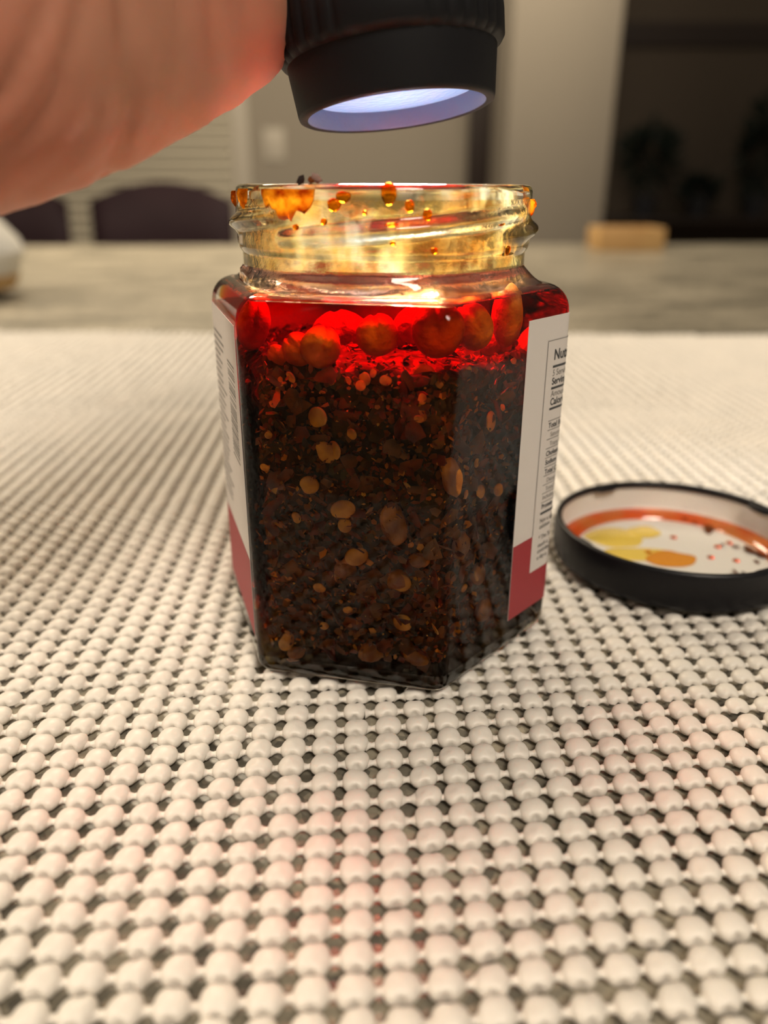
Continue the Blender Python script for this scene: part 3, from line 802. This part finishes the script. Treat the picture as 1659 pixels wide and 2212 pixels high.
# the rest: crumbs in one object per colour family
for ci, (mt, cnt, smin, smax) in enumerate(((M['flakes'][0], 1700, .03, .13), (M['flakes'][2], 560, .03, .10), (M['flakes'][3], 260, .02, .06), (M['flakes'][1], 1000, .03, .12))):
    V, Fa = [], []
    for i in range(cnt):
        q = r.random()
        if q < .46: p, nv, tv = wall_pt(1, r.uniform(.2, 3.85), r.uniform(.6, TOPZ + .05), r.uniform(.20, .36))
        elif q < .68: p, nv, tv = wall_pt(2, r.uniform(.15, 2.8), r.uniform(.6, TOPZ + .05), r.uniform(.20, .36))
        elif q < .76: p, nv, tv = wall_pt(r.choice((0, 3, 4, 5)), r.uniform(.2, 3.8), r.uniform(.6, TOPZ), r.uniform(.17, .34))
        else:
            a, d = r.uniform(0, 6.28), 3.1 * r.random() ** .5
            p = Vector((d * math.cos(a), d * math.sin(a), 0)); p.z = heap(p.x, p.y) + r.uniform(-.02, .10); nv = Vector((0, 0, 1))
            if max(abs(p.x * math.cos(ROT + PI / 6 + j * PI / 3) + p.y * math.sin(ROT + PI / 6 + j * PI / 3)) for j in range(3)) > IA - .1: continue
        v_, f_ = flake_mesh(r, r.uniform(smin, smax), r.uniform(.3, .9), .012, 0, r.randint(4, 6)); Mx = orient(nv, r, .6); b0 = len(V)
        V += [p + (Mx @ Vector(x)) for x in v_]; Fa += [tuple(k + b0 for k in x) for x in f_]
    o = link('chili_crumbs', mesh('chili_crumbs', V, Fa, True, 50), mt)
    tag(o, ['fine brown chili crumbs packed behind the jar glass', 'fine orange chili crumbs packed behind the jar glass', 'tiny tan chili crumbs packed behind the jar glass', 'fine red chili crumbs packed behind the jar glass'][ci], 'chili crumbs', kind='stuff')
# beans on top of the heap
def bean_mesh(seed, sx, sy, sz, cleft=True):
    bm = bmesh.new(); bmesh.ops.create_icosphere(bm, subdivisions=4, radius=1)
    for v in bm.verts:
        n = v.co.normalized(); k = 1 + .05 * nz3(n + Vector((seed * 4.7, 1, 2)), 1.2) + .02 * nz3(n + Vector((seed, 3, 2)), 4)
        if cleft:
            c = n.x + .25 * n.z - .1; k -= .19 * math.exp(-(c / .085) ** 2) * max(0, .35 + .65 * n.z - .2 * n.y)
        v.co = Vector((n.x * sx, n.y * sy, n.z * sz)) * k * S
    me = bpy.data.meshes.new('fried_bean'); bm.to_mesh(me); bm.free()
    me.polygons.foreach_set('use_smooth', [True] * len(me.polygons)); me.materials.append(M['bean']); return me
beans = [  # px u, v, y (cm), half sizes, tilt, label
    (815, 724, -2.75, .40, .38, .40, 0, 'round whole bean near the middle under the oil surface'),
    (693, 750, -2.75, .38, .36, .40, .5, 'round bean left of centre on top of the flakes'),
    (648, 758, -2.45, .33, .35, .37, -.6, 'bean half hidden behind the round bean left of centre'),
    (548, 700, -1.75, .33, .36, .55, .25, 'long upright bean in the left corner of the jar'),
    (945, 712, -2.75, .50, .42, .52, .1, 'largest split bean right of centre touching the oil surface'),
    (1022, 706, -2.65, .38, .36, .46, -.35, 'bean joined to the right of the largest split bean'),
    (1096, 682, -2.05, .31, .33, .62, 0, 'tall upright bean reaching up through the oil surface at right'),
    (1152, 752, -1.55, .36, .36, .50, .3, 'bean peeking out above the right label corner'),
    (735, 722, -.6, .62, .45, .50, 0, 'bright red lit bean behind the gap left of the middle bean'),
    (893, 715, -.9, .45, .42, .52, .2, 'bright red lit bean behind the gap right of the middle bean'),
    (1065, 745, -.9, .40, .40, .40, .4, 'red lit bean deep behind the upright bean'),
    (610, 752, 1.2, .45, .45, .40, .2, 'dark bean far back at the left of the heap'),
    (880, 745, 1.4, .45, .45, .40, .9, 'dark bean far back in the middle of the heap'),
    (912, 820, -3.0, .27, .16, .30, .4, 'small pale bean half sunk in the flakes below the largest bean'),
    (606, 775, -2.45, .22, .18, .30, -.7, 'small slanted bean at the left edge of the heap')]
for i, (u, v, y, sx, sy, sz, tl, lb) in enumerate(beans):
    def out(p): return max(p.x * math.cos(ROT + PI / 6 + k * PI / 3) + p.y * math.sin(ROT + PI / 6 + k * PI / 3) for k in range(6)) + max(sx, sy) * 1.04 - (IA - .03)
    p = at_y(u, v, y)
    while out(p) > 0 and y < 2:
        y += .05; p = at_y(u, v, y)
    o = link('fried_bean', bean_mesh(i, sx, sy, sz, i not in (6, 13)))
    o.location = p * S; o.rotation_euler = (0, tl, r.uniform(-.4, .4)); tag(o, lb, 'bean', 'fried beans on top of the flakes')
# drops of oil on the neck
def drop(u, v, w_, h_, r0, label, mt='amber'):
    d = at(u, v, 1) - CAM; D = Vector((d.x, d.y)); Cc = Vector((CAM.x, CAM.y))
    A2 = D.dot(D); Bb = 2 * Cc.dot(D); Cq = Cc.dot(Cc) - r0 * r0; disc = Bb * Bb - 4 * A2 * Cq
    if disc < 0: disc = 0
    t = (-Bb - math.sqrt(disc)) / (2 * A2); p = CAM + d * t
    nv = Vector((p.x, p.y, 0)).normalized()
    bm = bmesh.new(); bmesh.ops.create_icosphere(bm, subdivisions=3, radius=1)
    for q in bm.verts:
        k = 1 + .10 * nz3(q.co + Vector((u, v, 0)), 1.6)
        q.co = Vector((q.co.x * w_ * PXC, q.co.y * .075 if q.co.y < 0 else q.co.y * .01, (q.co.z - .12 * q.co.z * q.co.z) * h_ * PXC)) * k * S
    me = bpy.data.meshes.new('oil_drop'); bm.to_mesh(me); bm.free(); me.polygons.foreach_set('use_smooth', [True] * len(me.polygons)); me.materials.append(M[mt])
    o = link('oil_drop', me); o.location = p * S; o.rotation_euler = (0, 0, math.atan2(nv.y, nv.x) + PI / 2)
    tag(o, label, 'oil drop', 'oil drops on the jar neck')
for u, v, w_, h_, lb in ((840, 416, 16, 22, 'large amber drop hanging under the rim at the middle'), (885, 444, 10, 13, 'amber drop right of the large middle drop'), (923, 463, 10, 12, 'round amber drop above the middle of the red thread'),
                     (722, 441, 15, 13, 'lower lobe of amber oil right of the rim smear'), (742, 424, 16, 11, 'upper lobe of amber oil right of the rim smear'), (845, 487, 14, 5, 'flat amber drop lying on the thread ridge'),
                     (848, 525, 6, 5, 'tiny yellow drop under the thread'), (937, 541, 8, 7, 'small drop low at the middle right of the neck'), (1095, 539, 8, 10, 'amber drop low at the right of the neck'),
                     (640, 490, 7, 6, 'tiny drop right of the left thread end'), (700, 478, 7, 7, 'tiny drop above the start of the thread'), (788, 459, 5, 5, 'tiny drop at the middle of the neck glass'), (1082, 483, 10, 4, 'small drop on the right end of the thread')):
    drop(u, v, w_, h_, 3.05 if v < 510 else 3.0, lb)
def smear(a0, a1, ztop, depth, label, seed):
    nu, nv = 40, 14; F, B = [], []
    for j in range(nv):
        v = j / (nv - 1); rf, rb_ = [], []
        for i in range(nu):
            u = i / (nu - 1); t = math.radians(-90 + a0 + (a1 - a0) * u)
            e = math.sin(PI * u) ** .35
            d = depth * e * (.72 + .35 * nz3((u * 5, seed, 0), 1.6) + .22 * nz3((u * 14, seed, 4), 1.0))
            z = ztop - v * d
            th = .10 * e * (math.sin(PI * min(1, .12 + .88 * v)) ** .6) * (.75 + .5 * nz3((u * 6, v * 3, seed), 1.5)) + .004
            q = 3.026 + th; rf.append((q * math.cos(t), q * math.sin(t), z)); q = 3.02; rb_.append((q * math.cos(t), q * math.sin(t), z))
        F.append(rf + rb_[::-1])
    me = rings('oil_smear', F, True, True, True, True, 60); recalc(me)
    o = link('oil_smear', me, M['smear']); tag(o, label, 'oil smear')
smear(-47, -23, 9.84, .60, 'thick amber and brown oil smear hanging from the jar rim', 2)
smear(-66, -57, 9.84, .42, 'thin amber oil streak under the rim at the far left of the neck', 5)
smear(-80, -72, 9.80, .34, 'amber oil streak on the left silhouette edge of the neck', 7)
smear(72, 80, 9.66, .36, 'amber oil streak on the right silhouette edge of the neck', 9)
for i, (u, v, s_) in enumerate(((650, 389, .10), (682, 386, .13), (672, 390, .10))):
    p = at_y(u, v, -2.72)
    v_, f_ = flake_mesh(r, s_, .8, .03, .1); me = mesh('chili_flake', v_, f_, True, 50); me.materials.append(M['flakes'][4 if i < 1 else 0])
    o = link('chili_flake', me); o.matrix_world = Matrix.Translation(p * S) @ orient(Vector((0, -1, .3)), r, .3)
    tag(o, ['tiny black chili shard on the jar rim', 'tall brown chili shard sticking up from the jar rim', 'low brown chili shard on the jar rim'][i], 'chili flake', 'chili shards on the rim')

# ================================================================== lid lying upside down
LC, LR, LH = Vector((8.25, 2.75, 0)), 3.33, 1.22
fr_ = (LC, Vector((1, 0, 0)), Vector((0, 1, 0)), Vector((0, 0, 1)))
lid = empty('jar_lid', LC); tag(lid, 'black screw lid lying upside down on the mat with oily white inside', 'lid')
link('lid_shell', lathe('lid_shell', [(0, .02), (2.9, .0), (3.05, .03), (LR - .06, .18), (LR, .32), (LR, LH - .10), (LR - .03, LH - .02), (LR - .10, LH), (LR - .17, LH - .03), (LR - .19, LH - .10), (LR - .14, LH - .2), (LR - .06, LH - .25), (LR - .06, .40), (LR - .14, .24), (3.0, .12), (0, .10)], 120, 60, fr_,
     lambda r_, z, t, j: r_ + (.018 * math.cos(60 * t) if 4 <= j <= 5 else 0)), M['lid'], lid)
link('lid_liner', lathe('lid_liner', [(LR - .075, LH - .25), (LR - .085, .42), (LR - .16, .27), (3.0, .15), (2.6, .135), (0, .13)], 96, 60, fr_), M['lidin'], lid)
link('seal_ring', lathe('seal_ring', [(3.20, .30), (3.14, .33), (2.95, .32), (2.72, .25), (2.66, .15)], 96, 60, fr_), film_material('lid_oil_ring', (.90, .26, .05), (.85, .45, .16), 40, .10, .95), lid)
def lug(a):
    c = []
    for i in range(7):
        t = a + (i - 3) * .045; c.append(LC + Vector(((LR - .22) * math.cos(t), (LR - .22) * math.sin(t), LH - .14)))
    return tube('lug', c, [.03, .08, .10, .10, .10, .08, .03], 8)
for k in range(4): link('lug', lug(k * PI / 2 + .4), M['lid'], lid)
# oil pools inside the lid
def blob(name, cx, cyy, rx, ry, z, mt, seed, label, h=.012):
    n = 40; vs = [(cx, cyy, z + h)]
    for f in (.5, .85, 1):
        for i in range(n):
            t = 2 * PI * i / n; k = f * (1 + .22 * nz3((math.cos(t) * 1.1, math.sin(t) * 1.1, seed), 1.2))
            vs.append((cx + rx * k * math.cos(t), cyy + ry * k * math.sin(t), z + h * (1 if f < .9 else 0)))
    fs = [(0, 1 + i, 1 + (i + 1) % n) for i in range(n)]
    for j in range(2):
        for i in range(n): fs.append((1 + j * n + i, 1 + (j + 1) * n + i, 1 + (j + 1) * n + (i + 1) % n, 1 + j * n + (i + 1) % n))
    o = link(name, mesh(name, vs, fs), mt); tag(o, label, 'oil', 'oil residue in the lid'); return o
def stain(name, c, rough=.12):
    return pbr(name, c, rough, .6, coat=.6)
zl = .16
yel, org = stain('oil_yellow', (.80, .58, .10)), stain('oil_orange', (.70, .27, .015))
def lp(u, v): return at_z(u, v, zl)
def mapped(u, v, wpx, hpx):
    a, b = lp(u - wpx, v), lp(u + wpx, v); c, d = lp(u, v - hpx), lp(u, v + hpx); m_ = lp(u, v)
    return m_.x, m_.y, (b.x - a.x) / 2, (c.y - d.y) / 2
for i, (u, v, a, b, mt, lb) in enumerate(((1330, 1160, 62, 20, yel, 'yellow oil pool at the left inside the black lid'), (1375, 1195, 90, 14, yel, 'long yellow oil pool along the near side inside the lid'), (1450, 1205, 55, 17, org, 'orange oil pool in the middle of the lid'), (1390, 1148, 36, 13, yel, 'small yellow oil pool behind the orange one'))):
    x_, y_, rx, ry = mapped(u, v, a, b); blob('oil_pool', x_, y_, rx, ry, .135 + .004 * i, mt, i, lb)
for i, (u, v, s_) in enumerate(((1455, 1160, 12), (1535, 1203, 10), (1550, 1180, 9), (1575, 1172, 10), (1590, 1210, 9), (1400, 1192, 9))):
    x_, y_, rx, ry = mapped(u, v, s_, s_ * .5)
    bm = bmesh.new(); bmesh.ops.create_icosphere(bm, subdivisions=3, radius=1)
    for q in bm.verts: q.co = Vector((q.co.x * .10, q.co.y * .10, max(q.co.z, -.1) * .045)) * S
    me = bpy.data.meshes.new('oil_drop'); bm.to_mesh(me); bm.free(); me.polygons.foreach_set('use_smooth', [True] * len(me.polygons)); me.materials.append(M['amber'])
    o = link('oil_drop', me); o.location = Vector((x_, y_, .145)) * S; tag(o, 'small amber oil drop inside the black lid', 'oil drop', 'oil drops in the lid')
for i, (u, v) in enumerate(((1500, 1130), (1530, 1145), (1560, 1178), (1590, 1182), (1635, 1215), (1645, 1200), (1605, 1240), (1590, 1238), (1480, 1122), (1620, 1190))):
    x_, y_, rx, ry = mapped(u, v, 10, 5)
    o = bpy.data.objects.new('chili_flake', fl[[0, 4, 6, 8][i % 4]]); col.objects.link(o)
    o.matrix_world = Matrix.Translation(Vector((x_, y_, .19)) * S) @ orient(Vector((0, 0, 1)), r, .25)
    tag(o, 'brown chili shard by the far wall inside the black lid' if v < 1150 else 'brown chili shard on the near right floor of the black lid' if v > 1195 else 'brown chili shard on the middle right floor of the black lid', 'chili flake', 'chili shards in the lid')

# ================================================================== flashlight
FO = at(857, 243, 15.55)
ax = Vector((math.sin(math.radians(6.6)) * 1.0, -math.tan(math.radians(6.0)), -1)).normalized()   # pointing direction
UZ = -ax
UX = Vector((1, 0, 0)) - UZ * UZ.x; UX.normalize(); UY = UZ.cross(UX)
ff = (FO, UX, UY, UZ)
fl_o = empty('flashlight', FO); tag(fl_o, 'black ribbed flashlight head shining down over the jar mouth', 'flashlight')
bz = 1.95
link('bezel_ring', lathe('bezel_ring', [(bz - .30, .34), (bz - .22, .06), (bz - .18, .012), (bz - .08, -.01), (bz - .02, .02), (bz + .0, .08), (bz + .10, .93), (bz - .1, 1.0), (bz - .3, .9)], 96, 60, ff), M['rubber'], fl_o)
link('bezel_inner', lathe('bezel_inner', [(bz - .175, .008), (bz - .225, .055), (bz - .31, .36)], 96, 60, ff), M['bezel'], fl_o)
def ribs(r_, z, t, j):
    d = math.degrees(t) % 90
    g = 0
    for c in (20, 29, 38, 47, 56, 65):
        g += math.exp(-((d - c + 2) / 1.5) ** 2)
    return r_ - (.05 * min(1, g) if j in (2, 3, 4, 5) else 0)
gr = [(bz - .2, .92), (bz + .10, .93), (bz + .20, 1.00), (bz + .255, 1.08), (bz + .27, 1.5), (bz + .22, 2.5), (bz + .14, 2.62), (bz - .1, 2.66)]
link('grip_collar', lathe('grip_collar', gr, 240, 60, ff, ribs), M['rubber'], fl_o)
link('barrel', lathe('barrel', [(bz - .2, 2.55), (bz + .02, 2.6), (bz - .05, 3.2), (1.6, 4.2), (1.55, 12.5), (1.4, 12.8), (0, 12.8)], 64, 40, ff), M['navy'], fl_o)
link('tail_switch', lathe('tail_switch', [(.7, 12.8), (.7, 13.05), (.5, 13.2), (0, 13.2)], 32, 40, ff), M['rubber'], fl_o)
m, N, L = mat('lens_glow'); b = N['Principled BSDF']
b.inputs['Base Color'].default_value = (.35, .42, .5, 1); b.inputs['Roughness'].default_value = .25
b.inputs['Emission Color'].default_value = (.22, .52, 1.0, 1)
tc = N.new('ShaderNodeTexCoord'); gd = N.new('ShaderNodeVectorMath'); gd.operation = 'DISTANCE'; L.new(tc.outputs['Object'], gd.inputs[0]); gd.inputs[1].default_value = tuple((FO + UZ * .3) * S)
mr = N.new('ShaderNodeMapRange'); mr.inputs[1].default_value = 0; mr.inputs[2].default_value = .016; mr.inputs[3].default_value = 1.15; mr.inputs[4].default_value = .6
L.new(gd.outputs['Value'], mr.inputs[0]); L.new(mr.outputs[0], b.inputs['Emission Strength'])
nz = N.new('ShaderNodeTexVoronoi'); nz.inputs['Scale'].default_value = 600; L.new(tc.outputs['Object'], nz.inputs['Vector'])
bp = N.new('ShaderNodeBump'); bp.inputs['Strength'].default_value = .6; bp.inputs['Distance'].default_value = .0004; L.new(nz.outputs['Distance'], bp.inputs['Height']); L.new(bp.outputs['Normal'], b.inputs['Normal'])
lens = link('lens', lathe('lens', [(0, .24), (.8, .27), (bz - .31, .35), (bz - .31, .5), (0, .5)], 96, 40, ff), m, fl_o)
l = bpy.data.lights.new('flashlight_beam', 'AREA'); l.shape = 'DISK'; l.size = 2.6 * S; l.energy = .62; l.color = (.80, .90, 1.0); l.spread = math.radians(120)
lo = bpy.data.objects.new('flashlight_beam', l); col.objects.link(lo)
lo.location = (FO + UZ * .2) * S; lo.rotation_euler = ax.to_track_quat('-Z', 'Y').to_euler()

# ================================================================== the hand
OUTL = [(650, 100, 15.4, 1.5), (600, 165, 15.0, 1.55), (520, 228, 14.4, 1.7), (430, 290, 13.7, 1.9), (320, 348, 13.0, 2.1), (200, 402, 12.4, 2.2), (90, 440, 11.9, 2.25), (0, 470, 11.5, 2.3), (-150, 505, 11.0, 2.4), (-400, 560, 10.4, 2.6), (-800, 650, 9.6, 2.9)]
cx_ = Vector((1, 0, 0)); cyv = Vector((0, math.sin(PITCH), math.cos(PITCH)))
chain = []
for i, (u, v, d, r_) in enumerate(OUTL):
    a = OUTL[max(0, i - 1)]; b = OUTL[min(len(OUTL) - 1, i + 1)]
    tx, ty = a[0] - b[0], a[1] - b[1]; n_ = math.hypot(tx, ty); nx, ny = ty / n_, -tx / n_    # normal pointing up in the picture
    if ny > 0: nx, ny = -nx, -ny
    p = at(u, v, d); vd = (p - CAM).normalized()
    nrm = (cx_ * nx - cyv * ny).normalized()
    nrm = (nrm - vd * nrm.dot(vd)).normalized()
    chain.append((p + nrm * r_, r_))
def capsule(bm, p0, r0, p1, r1, n=14):
    d = (p1 - p0); L_ = d.length
    if L_ < 1e-4: return
    z = d.normalized(); x = z.orthogonal().normalized(); y = z.cross(x)
    prev = None; R = []
    for k in range(0, 5): R.append((p0 - z * r0 * math.cos(k * PI / 8), r0 * math.sin(k * PI / 8)))
    for k in range(4, -1, -1): R.append((p1 + z * r1 * math.cos(k * PI / 8), r1 * math.sin(k * PI / 8)))
    rv = []
    for c, q in R:
        if q < 1e-5: rv.append([bm.verts.new(c * S)])
        else: rv.append([bm.verts.new((c + (x * math.cos(2 * PI * i / n) + y * math.sin(2 * PI * i / n)) * q) * S) for i in range(n)])
    for a, b in zip(rv[:-1], rv[1:]):
        if len(a) == 1:
            for i in range(n): bm.faces.new((a[0], b[(i + 1) % n], b[i]))
        elif len(b) == 1:
            for i in range(n): bm.faces.new((a[i], a[(i + 1) % n], b[0]))
        else:
            for i in range(n): bm.faces.new((a[i], a[(i + 1) % n], b[(i + 1) % n], b[i]))
bm = bmesh.new()
for (p0, r0), (p1, r1) in zip(chain[:-1], chain[1:]): capsule(bm, p0, r0, p1, r1)
up = Vector((-.05, .10, 1)).normalized(); back = Vector((-.55, .35, 0))
# palm: the same line lifted and set back towards the thumb side
for lift, sh, k in ((1.9, .25, 1.0), (3.6, .45, .98), (5.2, .55, .92)):
    ch = [(p + up * lift * (1 if i < 8 else .55) + back * sh + Vector((-.1, .3, 0)) * sh, q * k) for i, (p, q) in enumerate(chain)]
    for (p0, r0), (p1, r1) in zip(ch[:-1], ch[1:]): capsule(bm, p0, r0, p1, r1)
# fingers curled round the barrel: little finger lowest
axis_pt = lambda h: FO + UZ * h
for fi, (h, rf, reach) in enumerate(((4.2, .78, 235), (5.9, .86, 262), (7.6, .88, 270), (9.3, .85, 255))):
    c = axis_pt(h); pts = []
    for a, extra in ((195, 1.2), (150, .35), (105, .1), (60, .08), (15, .08), (-25, .1), (195 - reach, .12)):
        t = math.radians(a); rad = 1.6 + rf + extra
        pts.append(c + UX * rad * math.cos(t) + UY * rad * math.sin(t) + UZ * (.0 if a < 190 else .2))
    pts = [chain[2][0] + up * (2.2 + fi * 1.5) + back * .8] + pts
    rr = [1.25, rf * 1.15, rf * 1.1, rf, rf * .97, rf * .93, rf * .88, rf * .8]
    for i in range(len(pts) - 1): capsule(bm, pts[i], rr[i], pts[i + 1], rr[i + 1])
# thumb over the front of the barrel
c = axis_pt(10.6)
tp = [chain[4][0] + up * 6.2 + back * .3]
for a, ex, dz in ((215, 1.1, -1.0), (245, .45, -.2), (285, .15, .4), (320, .1, .7)):
    t = math.radians(a); rad = 1.55 + .95 + ex; tp.append(c + UX * rad * math.cos(t) + UY * rad * math.sin(t) + UZ * dz)
rr = [1.7, 1.35, 1.12, 1.02, .85]
for i in range(len(tp) - 1): capsule(bm, tp[i], rr[i], tp[i + 1], rr[i + 1])
hm = bpy.data.meshes.new('hand_raw'); bm.to_mesh(hm); bm.free()
ho = bpy.data.objects.new('hand_raw', hm); col.objects.link(ho)
md = ho.modifiers.new('r', 'REMESH'); md.mode = 'VOXEL'; md.voxel_size = .13 * S
md = ho.modifiers.new('s', 'SMOOTH'); md.factor = .6; md.iterations = 22
dg = bpy.context.evaluated_depsgraph_get(); hm2 = bpy.data.meshes.new_from_object(ho.evaluated_get(dg))
bpy.data.objects.remove(ho)
# skin folds across the heel of the hand and the wrist
FOLDS = [([(258, -40), (272, 80), (286, 170), (284, 240), (262, 320), (225, 390)], .10, 13), ([(120, -60), (95, 30), (60, 110), (20, 180), (-30, 230)], .09, 16), ([(180, -20), (150, 100), (115, 200), (60, 280), (-20, 340)], .08, 15),
         ([(448, -30), (462, 70), (474, 150), (480, 210), (470, 250)], .07, 9), ([(395, -30), (385, 90), (372, 190), (340, 280), (300, 335)], .05, 12), ([(330, 220), (270, 300), (190, 370), (120, 410)], .05, 11), ([(200, 250), (150, 330), (90, 390), (30, 430)], .05, 12), ([(520, -30), (540, 60), (548, 130), (540, 190)], .06, 12)]
def seg_d(p, a, b):
    ax_, ay = a; bx, by = b; dx, dy = bx - ax_, by - ay
    t = max(0, min(1, ((p[0] - ax_) * dx + (p[1] - ay) * dy) / (dx * dx + dy * dy)))
    return math.hypot(p[0] - ax_ - t * dx, p[1] - ay - t * dy)
nrmls = [v.normal.copy() for v in hm2.vertices]
for v, n in zip(hm2.vertices, nrmls):
    p = v.co / S
    if (p - CAM).dot(n) > 0: continue
    u_, v_ = to_px(p)
    if not (-120 < u_ < 640 and -120 < v_ < 520): continue
    dsp = 0
    for pl, dep, wd in FOLDS:
        d = min(seg_d((u_, v_), a, b) for a, b in zip(pl[:-1], pl[1:]))
        dep *= .75 if dep > .075 else .45; wd *= 1.4; dsp -= dep * math.exp(-(d / wd) ** 2); dsp += dep * .45 * math.exp(-((d - 2.6 * wd) / (1.8 * wd)) ** 2)
    v.co += n * dsp * S
hm2.polygons.foreach_set('use_smooth', [True] * len(hm2.polygons)); hm2.name = 'hand'; hm2.materials.clear()
hand = link('person', hm2, M['skin']); tag(hand, 'bare hand and wrist gripping the flashlight above the open jar', 'person')
